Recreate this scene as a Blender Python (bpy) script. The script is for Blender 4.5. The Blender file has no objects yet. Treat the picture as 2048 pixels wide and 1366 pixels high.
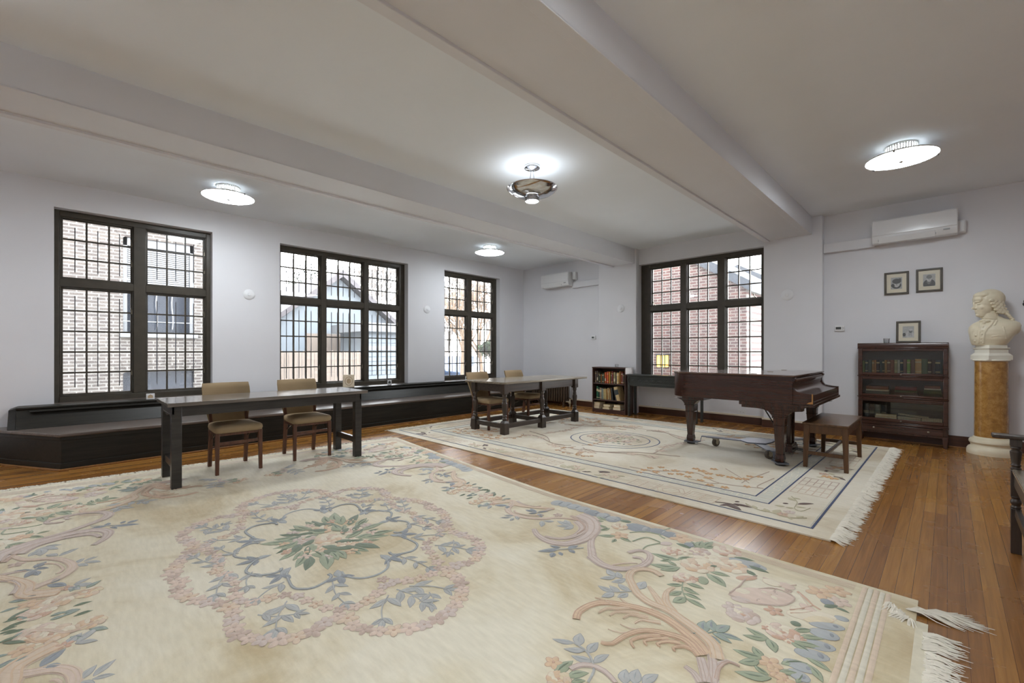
import bpy, bmesh, math, random
from mathutils import Vector, Matrix
random.seed(7)
COL = bpy.context.scene.collection
PI = math.pi

# ------------------------------------------------------------------ helpers
def S(r, g, b):
    def c(x):
        x /= 255.0
        return x / 12.92 if x <= 0.04045 else ((x + 0.055) / 1.055) ** 2.4
    return (c(r), c(g), c(b), 1.0)

def rotz(a): return Matrix.Rotation(a, 4, 'Z')
def roty(a): return Matrix.Rotation(a, 4, 'Y')
def rotx(a): return Matrix.Rotation(a, 4, 'X')
def T(x, y, z): return Matrix.Translation((x, y, z))

class MB:
    """collects shapes, then links them as one mesh object"""
    def __init__(s): s.v = []; s.f = []; s.m = []
    def add(s, verts, faces, mi=0, M=None):
        n = len(s.v)
        for p in verts:
            s.v.append(tuple(M @ Vector(p)) if M is not None else tuple(p))
        for k in faces:
            s.f.append([i + n for i in k]); s.m.append(mi)
        return s
    def box(s, x0, x1, y0, y1, z0, z1, mi=0, M=None):
        return s.hexa([(x0, y0), (x1, y0), (x1, y1), (x0, y1)], z0, [(x0, y0), (x1, y0), (x1, y1), (x0, y1)], z1, mi, M)
    def hexa(s, bot, z0, top, z1, mi=0, M=None):
        n = len(bot)
        v = [(p[0], p[1], z0) for p in bot] + [(p[0], p[1], z1) for p in top]
        f = [list(range(n - 1, -1, -1)), list(range(n, 2 * n))]
        for i in range(n):
            j = (i + 1) % n
            f.append([i, j, n + j, n + i])
        return s.add(v, f, mi, M)
    def prism(s, poly, z0, z1, mi=0, M=None): return s.hexa(poly, z0, poly, z1, mi, M)
    def post(s, cx, cy, z0, z1, w0, w1, mi=0, dx=0, dy=0, M=None, d0=None, d1=None):
        d0 = w0 if d0 is None else d0; d1 = w1 if d1 is None else d1
        q = lambda x, y, w, d: [(x - w / 2, y - d / 2), (x + w / 2, y - d / 2), (x + w / 2, y + d / 2), (x - w / 2, y + d / 2)]
        return s.hexa(q(cx, cy, w0, d0), z0, q(cx + dx, cy + dy, w1, d1), z1, mi, M)
    def lathe(s, prof, n=24, mi=0, M=None, cap=True):
        v = []; f = []
        for r, z in prof:
            for i in range(n):
                a = 2 * PI * i / n
                v.append((r * math.cos(a), r * math.sin(a), z))
        for k in range(len(prof) - 1):
            for i in range(n):
                j = (i + 1) % n
                f.append([k * n + i, k * n + j, (k + 1) * n + j, (k + 1) * n + i])
        if cap:
            if prof[0][0] > 1e-5: f.append(list(range(n - 1, -1, -1)))
            if prof[-1][0] > 1e-5: f.append([(len(prof) - 1) * n + i for i in range(n)])
        return s.add(v, f, mi, M)
    def tube(s, pts, r, n=8, mi=0, M=None, closed=False, flat=1.0):
        pts = [Vector(p) for p in pts]
        L = len(pts)
        rs = r if isinstance(r, (list, tuple)) else [r] * L
        v = []; f = []
        up = None
        for i in range(L):
            if closed: t = pts[(i + 1) % L] - pts[i - 1]
            else: t = pts[min(i + 1, L - 1)] - pts[max(i - 1, 0)]
            if t.length < 1e-9: t = Vector((0, 0, 1))
            t.normalize()
            if up is None:
                up = Vector((0, 0, 1)) if abs(t.z) < 0.9 else Vector((1, 0, 0))
            a = (up - t * up.dot(t))
            if a.length < 1e-6: a = t.orthogonal()
            a.normalize(); b = t.cross(a); up = a
            for k in range(n):
                th = 2 * PI * k / n
                v.append(pts[i] + a * (rs[i] * flat * math.cos(th)) + b * (rs[i] * math.sin(th)))
        R = L if closed else L - 1
        for i in range(R):
            i2 = (i + 1) % L
            for k in range(n):
                k2 = (k + 1) % n
                f.append([i * n + k, i * n + k2, i2 * n + k2, i2 * n + k])
        if not closed:
            f.append(list(range(n - 1, -1, -1))); f.append([(L - 1) * n + k for k in range(n)])
        return s.add(v, f, mi, M)
    def bar(s, p, q, w, h, mi=0, M=None):
        """rectangular bar from p to q: w across, h up"""
        p = Vector(p); q = Vector(q); t = (q - p); L = t.length; t.normalize()
        up = Vector((0, 0, 1)) if abs(t.z) < 0.95 else Vector((1, 0, 0))
        b = t.cross(up).normalized(); a = b.cross(t).normalized()
        v = []
        for c in (p, q):
            for sw, sh in ((-1, -1), (1, -1), (1, 1), (-1, 1)):
                v.append(c + b * (sw * w / 2) + a * (sh * h / 2))
        return s.add(v, [[3, 2, 1, 0], [4, 5, 6, 7], [0, 1, 5, 4], [1, 2, 6, 5], [2, 3, 7, 6], [3, 0, 4, 7]], mi, M)
    def ell(s, c, r, mi=0, M=None, n=16, m=10):
        v = [(c[0], c[1], c[2] - r[2])]; f = []
        for k in range(1, m):
            a = -PI / 2 + PI * k / m
            for i in range(n):
                b = 2 * PI * i / n
                v.append((c[0] + r[0] * math.cos(a) * math.cos(b), c[1] + r[1] * math.cos(a) * math.sin(b), c[2] + r[2] * math.sin(a)))
        v.append((c[0], c[1], c[2] + r[2]))
        for i in range(n):
            f.append([0, 1 + (i + 1) % n, 1 + i])
        for k in range(m - 2):
            for i in range(n):
                j = (i + 1) % n
                f.append([1 + k * n + i, 1 + k * n + j, 1 + (k + 1) * n + j, 1 + (k + 1) * n + i])
        e = len(v) - 1
        for i in range(n):
            f.append([e, 1 + (m - 2) * n + i, 1 + (m - 2) * n + (i + 1) % n])
        return s.add(v, f, mi, M)
    def loft(s, rings, mi=0, M=None, cap=True):
        n = len(rings[0]); v = [p for r in rings for p in r]; f = []
        for k in range(len(rings) - 1):
            for i in range(n):
                j = (i + 1) % n
                f.append([k * n + i, k * n + j, (k + 1) * n + j, (k + 1) * n + i])
        if cap:
            f.append(list(range(n - 1, -1, -1))); f.append([(len(rings) - 1) * n + i for i in range(n)])
        return s.add(v, f, mi, M)
    def build(s, name, mats, parent=None, bevel=0.0, ang=35, seg=2, world=None, fix=True):
        if world is not None: s.v = [(p[0] - world[0], p[1] - world[1], p[2] - world[2]) for p in s.v]
        me = bpy.data.meshes.new(name)
        me.from_pydata(s.v, [], s.f)
        if not isinstance(mats, (list, tuple)): mats = [mats]
        for m in mats: me.materials.append(m)
        me.polygons.foreach_set('material_index', s.m)
        me.polygons.foreach_set('use_smooth', [True] * len(s.f))
        if fix:
            bm = bmesh.new(); bm.from_mesh(me); bmesh.ops.recalc_face_normals(bm, faces=bm.faces); bm.to_mesh(me); bm.free()
        me.set_sharp_from_angle(angle=math.radians(ang))
        me.update()
        o = bpy.data.objects.new(name, me)
        COL.objects.link(o)
        if parent is not None: o.parent = parent
        if bevel:
            b = o.modifiers.new('soft_edges', 'BEVEL'); b.width = bevel; b.segments = seg
            b.limit_method = 'ANGLE'; b.angle_limit = math.radians(40)
        return o

def tag(o, label=None, cat=None, group=None, kind=None):
    if label: o['label'] = label
    if cat: o['category'] = cat
    if group: o['group'] = group
    if kind: o['kind'] = kind
    return o
def thing(name, label, cat, loc=(0, 0, 0), rz=0.0, group=None):
    o = bpy.data.objects.new(name, None); COL.objects.link(o)
    o.empty_display_size = 0.1
    o.location = loc; o.rotation_euler = (0, 0, rz)
    return tag(o, label, cat, group)
def structure(o): o['kind'] = 'structure'; return o
def kids(o): return [c for c in bpy.data.objects if c.parent == o]
def copy_tree(o, parent=None):
    c = o.copy(); COL.objects.link(c)
    if parent is not None: c.parent = parent
    for k in kids(o): copy_tree(k, c)
    return c

# ------------------------------------------------------------------ materials
def nodes(name):
    m = bpy.data.materials.new(name); m.use_nodes = True
    nt = m.node_tree; nt.nodes.clear()
    out = nt.nodes.new('ShaderNodeOutputMaterial')
    b = nt.nodes.new('ShaderNodeBsdfPrincipled')
    nt.links.new(b.outputs[0], out.inputs[0])
    return m, nt, b, out
def N(nt, t, **kw):
    n = nt.nodes.new(t)
    for k, v in kw.items():
        if k.startswith('i_'): n.inputs[k[2:].replace('_', ' ')].default_value = v
        else: setattr(n, k, v)
    return n
def coords(nt, scale=(1, 1, 1), which='Object', rot=(0, 0, 0)):
    tc = N(nt, 'ShaderNodeTexCoord'); mp = N(nt, 'ShaderNodeMapping')
    mp.inputs['Scale'].default_value = scale; mp.inputs['Rotation'].default_value = rot
    nt.links.new(tc.outputs[which], mp.inputs[0])
    return mp.outputs[0]
def ramp(nt, stops):
    r = N(nt, 'ShaderNodeValToRGB')
    e = r.color_ramp.elements
    e[0].position, e[0].color = stops[0]
    e[1].position, e[1].color = stops[-1]
    for p, c in stops[1:-1]:
        x = e.new(p); x.color = c
    return r
def dk(c, k): return (c[0] * k, c[1] * k, c[2] * k, 1)
def plain(name, col, rough=.5, metal=0, var=.12, vs=6, bump=0, bs=60, spec=.5):
    m, nt, b, out = nodes(name)
    co = coords(nt)
    nz = N(nt, 'ShaderNodeTexNoise'); nz.inputs['Scale'].default_value = vs; nz.inputs['Detail'].default_value = 3
    nt.links.new(co, nz.inputs['Vector'])
    r = ramp(nt, [(.3, dk(col, 1 - var)), (.7, dk(col, 1 + var))])
    nt.links.new(nz.outputs[0], r.inputs[0]); nt.links.new(r.outputs[0], b.inputs['Base Color'])
    b.inputs['Roughness'].default_value = rough; b.inputs['Metallic'].default_value = metal
    b.inputs['Specular IOR Level'].default_value = spec
    if bump:
        n2 = N(nt, 'ShaderNodeTexNoise'); n2.inputs['Scale'].default_value = bs; n2.inputs['Detail'].default_value = 4
        nt.links.new(co, n2.inputs['Vector'])
        bp = N(nt, 'ShaderNodeBump'); bp.inputs['Strength'].default_value = bump; bp.inputs['Distance'].default_value = .01
        nt.links.new(n2.outputs[0], bp.inputs['Height']); nt.links.new(bp.outputs[0], b.inputs['Normal'])
    return m
def wood(name, c1, c2, rough=.35, axis='X', sc=14, bump=.08, spec=.5, coat=0, worn=None):
    m, nt, b, out = nodes(name)
    st = {'X': (.6, sc, sc), 'Y': (sc, .6, sc), 'Z': (sc, sc, .6)}[axis]
    co = coords(nt, st)
    nz = N(nt, 'ShaderNodeTexNoise'); nz.inputs['Scale'].default_value = 3.0; nz.inputs['Detail'].default_value = 6; nz.inputs['Roughness'].default_value = .65
    nz.inputs['Distortion'].default_value = .6
    nt.links.new(co, nz.inputs['Vector'])
    r = ramp(nt, [(.28, c1), (.72, c2)])
    nt.links.new(nz.outputs[0], r.inputs[0])
    src = r.outputs[0]
    if worn:
        n3 = N(nt, 'ShaderNodeTexNoise'); n3.inputs['Scale'].default_value = 5; n3.inputs['Detail'].default_value = 5
        nt.links.new(coords(nt), n3.inputs['Vector'])
        r3 = ramp(nt, [(.55, (0, 0, 0, 1)), (.75, (1, 1, 1, 1))]); nt.links.new(n3.outputs[0], r3.inputs[0])
        mx = N(nt, 'ShaderNodeMix', data_type='RGBA'); nt.links.new(r3.outputs[0], mx.inputs[0])
        nt.links.new(src, mx.inputs[6]); mx.inputs[7].default_value = worn
        src = mx.outputs[2]
    nt.links.new(src, b.inputs['Base Color'])
    b.inputs['Roughness'].default_value = rough; b.inputs['Specular IOR Level'].default_value = spec
    if coat: b.inputs['Coat Weight'].default_value = coat; b.inputs['Coat Roughness'].default_value = .15 if coat < .6 else .08
    bp = N(nt, 'ShaderNodeBump'); bp.inputs['Strength'].default_value = bump; bp.inputs['Distance'].default_value = .004
    nt.links.new(nz.outputs[0], bp.inputs['Height']); nt.links.new(bp.outputs[0], b.inputs['Normal'])
    return m
def emit(name, col, st):
    m, nt, b, out = nodes(name)
    b.inputs['Base Color'].default_value = col
    b.inputs['Emission Color'].default_value = col; b.inputs['Emission Strength'].default_value = st
    return m
def glass_mat(name, tint=(1, 1, 1, 1), fac=.06, rough=.02, haze=0.0):
    m = bpy.data.materials.new(name); m.use_nodes = True
    nt = m.node_tree; nt.nodes.clear()
    out = nt.nodes.new('ShaderNodeOutputMaterial')
    tr = N(nt, 'ShaderNodeBsdfTransparent'); tr.inputs[0].default_value = tint
    gl = N(nt, 'ShaderNodeBsdfGlossy'); gl.inputs['Roughness'].default_value = rough
    fr = N(nt, 'ShaderNodeFresnel'); fr.inputs[0].default_value = 1.45
    nz = N(nt, 'ShaderNodeTexNoise'); nz.inputs['Scale'].default_value = 4
    nt.links.new(coords(nt), nz.inputs['Vector'])
    bp = N(nt, 'ShaderNodeBump'); bp.inputs['Strength'].default_value = .03; bp.inputs['Distance'].default_value = .02
    nt.links.new(nz.outputs[0], bp.inputs['Height']); nt.links.new(bp.outputs[0], gl.inputs['Normal'])
    mx = N(nt, 'ShaderNodeMixShader')
    nt.links.new(fr.outputs[0], mx.inputs[0]); nt.links.new(tr.outputs[0], mx.inputs[1]); nt.links.new(gl.outputs[0], mx.inputs[2])
    if haze:
        tl = N(nt, 'ShaderNodeBsdfTranslucent'); tl.inputs[0].default_value = (.95, .95, .95, 1)
        m2 = N(nt, 'ShaderNodeMixShader'); m2.inputs[0].default_value = haze
        nt.links.new(mx.outputs[0], m2.inputs[1]); nt.links.new(tl.outputs[0], m2.inputs[2]); mx = m2
    nt.links.new(mx.outputs[0], out.inputs[0])
    return m
def brick_mat(name, c1, c2, mortar, swap, bw=.215, bh=.0675, ms=.011, rough=.9):
    """swap: which object axes become (along, up)"""
    m, nt, b, out = nodes(name)
    tc = N(nt, 'ShaderNodeTexCoord'); sp = N(nt, 'ShaderNodeSeparateXYZ'); cb = N(nt, 'ShaderNodeCombineXYZ')
    nt.links.new(tc.outputs['Object'], sp.inputs[0])
    nt.links.new(sp.outputs[swap], cb.inputs[0]); nt.links.new(sp.outputs[2], cb.inputs[1])
    br = N(nt, 'ShaderNodeTexBrick')
    br.inputs['Color1'].default_value = c1; br.inputs['Color2'].default_value = c2; br.inputs['Mortar'].default_value = mortar
    br.inputs['Scale'].default_value = 1; br.inputs['Brick Width'].default_value = bw; br.inputs['Row Height'].default_value = bh
    br.inputs['Mortar Size'].default_value = ms; br.inputs['Mortar Smooth'].default_value = .2
    nt.links.new(cb.outputs[0], br.inputs[0])
    nz = N(nt, 'ShaderNodeTexNoise'); nz.inputs['Scale'].default_value = 3; nz.inputs['Detail'].default_value = 6
    nt.links.new(tc.outputs['Object'], nz.inputs['Vector'])
    r = ramp(nt, [(.3, (.72, .72, .72, 1)), (.7, (1.2, 1.2, 1.2, 1))]); nt.links.new(nz.outputs[0], r.inputs[0])
    mx = N(nt, 'ShaderNodeMix', data_type='RGBA', blend_type='MULTIPLY'); mx.inputs[0].default_value = .7
    nt.links.new(br.outputs[0], mx.inputs[6]); nt.links.new(r.outputs[0], mx.inputs[7])
    nt.links.new(mx.outputs[2], b.inputs['Base Color']); b.inputs['Roughness'].default_value = rough
    bp = N(nt, 'ShaderNodeBump'); bp.inputs['Strength'].default_value = .4; bp.inputs['Distance'].default_value = .01; bp.invert = True
    nt.links.new(br.outputs['Fac'], bp.inputs['Height']); nt.links.new(bp.outputs[0], b.inputs['Normal'])
    return m
def floor_mat():
    m, nt, b, out = nodes('oak_floor_boards')
    tc = N(nt, 'ShaderNodeTexCoord'); sp = N(nt, 'ShaderNodeSeparateXYZ'); cb = N(nt, 'ShaderNodeCombineXYZ')
    nt.links.new(tc.outputs['Object'], sp.inputs[0])
    nt.links.new(sp.outputs[1], cb.inputs[0]); nt.links.new(sp.outputs[0], cb.inputs[1])
    br = N(nt, 'ShaderNodeTexBrick'); br.offset = .37; br.offset_frequency = 3
    br.inputs['Color1'].default_value = (0, 0, 0, 1); br.inputs['Color2'].default_value = (1, 1, 1, 1); br.inputs['Mortar'].default_value = (.3, .3, .3, 1)
    br.inputs['Scale'].default_value = 1; br.inputs['Brick Width'].default_value = 2.3; br.inputs['Row Height'].default_value = .0635
    br.inputs['Mortar Size'].default_value = .001; br.inputs['Mortar Smooth'].default_value = .1
    nt.links.new(cb.outputs[0], br.inputs[0])
    mp = N(nt, 'ShaderNodeMapping'); mp.inputs['Scale'].default_value = (26, .8, 1); nt.links.new(tc.outputs['Object'], mp.inputs[0])
    # offset the grain per board
    ad = N(nt, 'ShaderNodeVectorMath', operation='ADD'); nt.links.new(mp.outputs[0], ad.inputs[0])
    mu = N(nt, 'ShaderNodeVectorMath', operation='SCALE'); mu.inputs['Scale'].default_value = 7.0
    nt.links.new(br.outputs[0], mu.inputs[0]); nt.links.new(mu.outputs[0], ad.inputs[1])
    nz = N(nt, 'ShaderNodeTexNoise'); nz.inputs['Scale'].default_value = 2.2; nz.inputs['Detail'].default_value = 7; nz.inputs['Roughness'].default_value = .62; nz.inputs['Distortion'].default_value = .8
    nt.links.new(ad.outputs[0], nz.inputs['Vector'])
    r1 = ramp(nt, [(0, S(136, 90, 42)), (.5, S(152, 104, 50)), (1, S(172, 124, 62))]); nt.links.new(br.outputs[0], r1.inputs[0])
    r2 = ramp(nt, [(.3, (.68, .64, .6, 1)), (.7, (1.15, 1.15, 1.12, 1))]); nt.links.new(nz.outputs[0], r2.inputs[0])
    mx = N(nt, 'ShaderNodeMix', data_type='RGBA', blend_type='MULTIPLY'); mx.inputs[0].default_value = .85
    nt.links.new(r1.outputs[0], mx.inputs[6]); nt.links.new(r2.outputs[0], mx.inputs[7])
    m2 = N(nt, 'ShaderNodeMix', data_type='RGBA'); m2.inputs[7].default_value = S(92, 58, 28)
    nt.links.new(br.outputs['Fac'], m2.inputs[0]); nt.links.new(mx.outputs[2], m2.inputs[6])
    nt.links.new(m2.outputs[2], b.inputs['Base Color'])
    n3 = N(nt, 'ShaderNodeTexNoise'); n3.inputs['Scale'].default_value = 2.5; n3.inputs['Detail'].default_value = 5; nt.links.new(tc.outputs['Object'], n3.inputs['Vector'])
    mr = N(nt, 'ShaderNodeMapRange'); mr.inputs['To Min'].default_value = .16; mr.inputs['To Max'].default_value = .36
    nt.links.new(n3.outputs[0], mr.inputs[0]); nt.links.new(mr.outputs[0], b.inputs['Roughness'])
    bp = N(nt, 'ShaderNodeBump'); bp.inputs['Strength'].default_value = .25; bp.inputs['Distance'].default_value = .003; bp.invert = True
    nt.links.new(br.outputs['Fac'], bp.inputs['Height'])
    bp2 = N(nt, 'ShaderNodeBump'); bp2.inputs['Strength'].default_value = .06; bp2.inputs['Distance'].default_value = .004
    nt.links.new(nz.outputs[0], bp2.inputs['Height']); nt.links.new(bp.outputs[0], bp2.inputs['Normal']); nt.links.new(bp2.outputs[0], b.inputs['Normal'])
    return m

M_wall = plain('lavender_grey_paint', S(222, 222, 226), .55, var=.015, vs=2, bump=.05, bs=140, spec=.35)
M_ceil = plain('white_ceiling_paint', S(236, 240, 245), .7, var=.012, vs=2, bump=.04, bs=90, spec=.3)
M_cream = plain('cream_paint', S(222, 212, 192), .5, var=.04, bump=.05, bs=40)
M_white = plain('white_plastic', S(226, 227, 228), .35, var=.01)
M_whitegloss = plain('glossy_white_plastic', S(228, 229, 231), .12, var=.005)
M_base = wood('baseboard_wood', S(52, 30, 20), S(88, 50, 30), .4, 'X', 16, worn=S(92, 58, 40))
M_round = wood('shoe_moulding_wood', S(120, 80, 40), S(165, 118, 66), .4, 'X', 16)
M_floor = floor_mat()
M_frame = plain('dark_brown_window_paint', S(64, 58, 48), .4, var=.15, vs=10, bump=.06, bs=50)
M_bar = plain('dark_guard_iron', S(32, 30, 46), .5, var=.1)
M_glass = glass_mat('window_glass', haze=.008)
M_brass = plain('worn_metal_fastener', S(150, 142, 126), .35, metal=.9, var=.15)
M_bench = wood('black_stained_oak', S(24, 23, 20), S(46, 43, 37), .42, 'Y', 12, .03, spec=.3)
M_seat = wood('bench_seat_wear_and_sheen', S(70, 60, 54), S(122, 110, 102), .3, 'Y', 12, .03)  # wear plus window sheen painted in: lighter than the black bench wood
M_table = wood('ebonised_table_wood', S(34, 32, 30), S(60, 56, 52), .36, 'Y', 12, .08)
M_tabletop = wood('table_top_wood', S(92, 86, 80), S(136, 128, 120), .16, 'Y', 9, .015)
M_oak = wood('dark_oak', S(38, 31, 27), S(72, 58, 48), .36, 'Z', 12, .1)
M_oakbar = wood('dark_oak_rails', S(38, 32, 28), S(74, 61, 51), .36, 'Y', 12, .1)
M_oaktop = wood('oak_table_top', S(104, 96, 84), S(160, 148, 130), .22, 'Y', 9, .015)
M_fabric = plain('tan_microfibre', S(156, 135, 105), .85, var=.1, vs=5, bump=.1, bs=220, spec=.2)
M_chairwood = wood('walnut_chair_wood', S(66, 40, 28), S(108, 68, 48), .35, 'Z', 14)
M_chrome = plain('chrome', S(205, 205, 208), .12, metal=1, var=.02)
M_steel = plain('brushed_steel', S(150, 150, 148), .25, metal=1, var=.05)
M_mahog = wood('mahogany_veneer', S(40, 21, 14), S(68, 36, 25), .22, 'X', 10, .03, coat=.4)
M_mahogz = wood('mahogany_legs', S(40, 21, 14), S(70, 38, 26), .25, 'Z', 10, .03, coat=.3)
M_mahogy = wood('mahogany_keyslip', S(40, 22, 14), S(70, 39, 26), .22, 'Y', 10, .03, coat=.4)
M_lid = wood('piano_lid', S(60, 38, 28), S(96, 66, 52), .2, 'X', 8, .004, coat=.7)
M_scuff = plain('bare_scuffed_wood', S(178, 128, 68), .6)
M_stool = wood('stool_wood', S(66, 42, 22), S(108, 72, 40), .3, 'Z', 12, .06)
M_stoolt = wood('stool_top_wood', S(70, 48, 30), S(112, 82, 56), .24, 'Y', 10, .05)
M_dolly = plain('painted_steel_dolly', S(120, 124, 134), .3, metal=.6, var=.12, vs=14)
M_caster = plain('caster_bracket', S(172, 162, 142), .5, metal=.5, var=.2, vs=20)
M_rubber = plain('caster_rubber', S(86, 78, 68), .7, var=.25, vs=20)
M_black = plain('black_metal', S(18, 18, 20), .4, var=.1)
M_console = wood('carved_black_wood', S(34, 36, 34), S(62, 64, 60), .38, 'X', 14, .15)
M_shelf = wood('brown_bookshelf', S(60, 40, 34), S(92, 66, 56), .4, 'Z', 14, .06)
M_shelfx = wood('brown_bookshelf_boards', S(58, 38, 32), S(90, 64, 54), .4, 'X', 14, .06)
M_bc = wood('barrister_mahogany', S(44, 24, 17), S(78, 44, 30), .25, 'X', 12, .05, coat=.3)
M_bcz = wood('barrister_mahogany_uprights', S(42, 23, 16), S(76, 42, 28), .25, 'Z', 12, .05, coat=.3)
M_bcback = wood('barrister_inside', S(44, 36, 30), S(62, 52, 44), .5, 'X', 12, .05)
M_bcglass = glass_mat('bookcase_glass', (.93, .94, .92, 1), .08)
M_stone = plain('cream_marble', S(222, 212, 186), .4, var=.06, vs=5, bump=.03, bs=60)
M_plinth = plain('painted_plinth', S(232, 228, 214), .4, var=.03)
M_rad = plain('bronze_radiator_paint', S(86, 70, 56), .38, metal=.35, var=.18, vs=12)
M_portblk = plain('frame_dark_wood', S(70, 62, 50), .4, var=.18, vs=18)
M_mat = plain('mat_board', S(236, 224, 196), .7, var=.02)
M_paper = plain('book_pages', S(232, 220, 190), .8, var=.08, vs=40)
M_screen = plain('lcd_screen', S(78, 82, 80), .2)
M_plate = plain('wall_plate_paint', S(226, 227, 230), .45, var=.01)
M_grey = plain('grey_plastic', S(150, 152, 154), .4)

def marble_mat():
    m, nt, b, out = nodes('sienna_marble')
    co = coords(nt)
    n1 = N(nt, 'ShaderNodeTexNoise'); n1.inputs['Scale'].default_value = 15; n1.inputs['Detail'].default_value = 9; n1.inputs['Roughness'].default_value = .78; n1.inputs['Distortion'].default_value = .3
    nt.links.new(co, n1.inputs['Vector'])
    r = ramp(nt, [(.25, S(112, 78, 38)), (.5, S(166, 122, 62)), (.75, S(204, 164, 100))]); nt.links.new(n1.outputs[0], r.inputs[0])
    vo = N(nt, 'ShaderNodeTexVoronoi'); vo.inputs['Scale'].default_value = 22; nt.links.new(co, vo.inputs['Vector'])
    r2 = ramp(nt, [(.05, (1, 1, 1, 1)), (.16, (0, 0, 0, 1))]); nt.links.new(vo.outputs['Distance'], r2.inputs[0])
    n2 = N(nt, 'ShaderNodeTexNoise'); n2.inputs['Scale'].default_value = 9; nt.links.new(co, n2.inputs['Vector'])
    r3 = ramp(nt, [(.52, (0, 0, 0, 1)), (.66, (1, 1, 1, 1))]); nt.links.new(n2.outputs[0], r3.inputs[0])
    mm = N(nt, 'ShaderNodeMath', operation='MULTIPLY'); nt.links.new(r2.outputs[0], mm.inputs[0]); nt.links.new(r3.outputs[0], mm.inputs[1])
    mx = N(nt, 'ShaderNodeMix', data_type='RGBA'); nt.links.new(mm.outputs[0], mx.inputs[0]); nt.links.new(r.outputs[0], mx.inputs[6]); mx.inputs[7].default_value = S(228, 200, 150)
    nt.links.new(mx.outputs[2], b.inputs['Base Color']); b.inputs['Roughness'].default_value = .2
    return m
M_marble = marble_mat()
_cols = {}
def cloth(rgb, rough=.6):
    k = (rgb, rough)
    if k not in _cols: _cols[k] = plain('cloth_%d_%d_%d' % rgb, S(*rgb), rough, var=.12, vs=20, bump=.05, bs=200)
    return _cols[k]

# ------------------------------------------------------------------ room shell
ZC = 3.225
XA = -7.45          # window wall
YB = 7.92           # far wall
XR, YK = 2.9, -3.6  # walls behind the camera
W1, W2, W3 = (-.12, 1.447), (2.34, 4.647), (5.52, 7.121)
W4 = (-4.33, -2.10)
ZB, ZT = .60, 2.92
structure(MB().box(XA - .4, XR + .2, YK - .2, YB + .4, -.15, 0).build('floor', M_floor))
structure(MB().box(XA - .4, XR + .2, YK - .2, YB + .4, ZC, ZC + .25).build('ceiling', M_ceil))
m = MB(); d = XA - .34
ys = [YK, W1[0], W1[1], W2[0], W2[1], W3[0], W3[1], YB + .34]
m.box(d, XA, YK, YB + .34, 0, ZB); m.box(d, XA, YK, YB + .34, ZT, ZC)
for a, b_ in ((0, 1), (2, 3), (4, 5), (6, 7)): m.box(d, XA, ys[a], ys[b_], ZB, ZT)
structure(m.build('wall_left', M_wall))
m = MB(); d = YB + .34
m.box(XA, XR, YB, d, 0, ZB); m.box(XA, XR, YB, d, ZT, ZC)
m.box(XA, W4[0], YB, d, ZB, ZT); m.box(W4[1], XR, YB, d, ZB, ZT)
structure(m.build('wall_back', M_wall))
structure(MB().box(XR, XR + .2, YK, YB, 0, ZC).build('wall_right', M_wall))
structure(MB().box(XA, XR, YK - .2, YK, 0, ZC).build('wall_front', M_wall))
YP = 7.80
p1 = structure(MB().box(-5.18, W4[0] + .012, YP, YB + .005, 0, ZC).build('pier', M_wall, None, .006))
p2 = structure(MB().box(W4[1] + .02, -1.303, YP, YB + .005, 0, ZC).build('pier', M_wall, None, .006))
# beams with their lipped soffits
def beam(x0, x1, zb, name):
    m = MB()
    m.box(x0, x1, YK, YB, zb + .02, ZC)
    m.box(x0, x0 + .075, YK, YB, zb, zb + .025)
    m.box(x1 - .08, x1, YK, YB, zb + .014, zb + .03)
    return structure(m.build(name, M_wall, None, .004))
beam(-4.885, -4.35, 2.925, 'ceiling_beam')
beam(-2.065, -1.435, 2.945, 'ceiling_beam')

# baseboards
def base_y(x0, x1, y, m_, name, h=.135, cap=True):
    m = MB(); m.box(x0, x1, y - .02, y, 0, h, 0)
    if cap: m.box(x0, x1, y - .024, y, h, h + .028, 1)
    m.box(x0, x1, y - .038, y - .02, 0, .018, 2)
    return structure(m.build(name, [m_, M_cream, M_round], None, .003))
base_y(XA, -5.18, YB, M_base, 'baseboard_back')
base_y(-5.18 - .02, W4[0] + .03, YP, M_wall, 'baseboard_back', .16, False)
base_y(W4[0] + .012, W4[1] + .02, YB, M_base, 'baseboard_back')
base_y(W4[1], -1.283, YP, M_base, 'baseboard_back')
base_y(-1.303, XR, YB, M_base, 'baseboard_back', .15, False)
m = MB(); m.box(XA, XA + .02, YK, -.75, 0, .135); m.box(XA + .02, XA + .035, YK, -.75, 0, .018)
structure(m.build('baseboard_left', M_base, None, .003))

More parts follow.
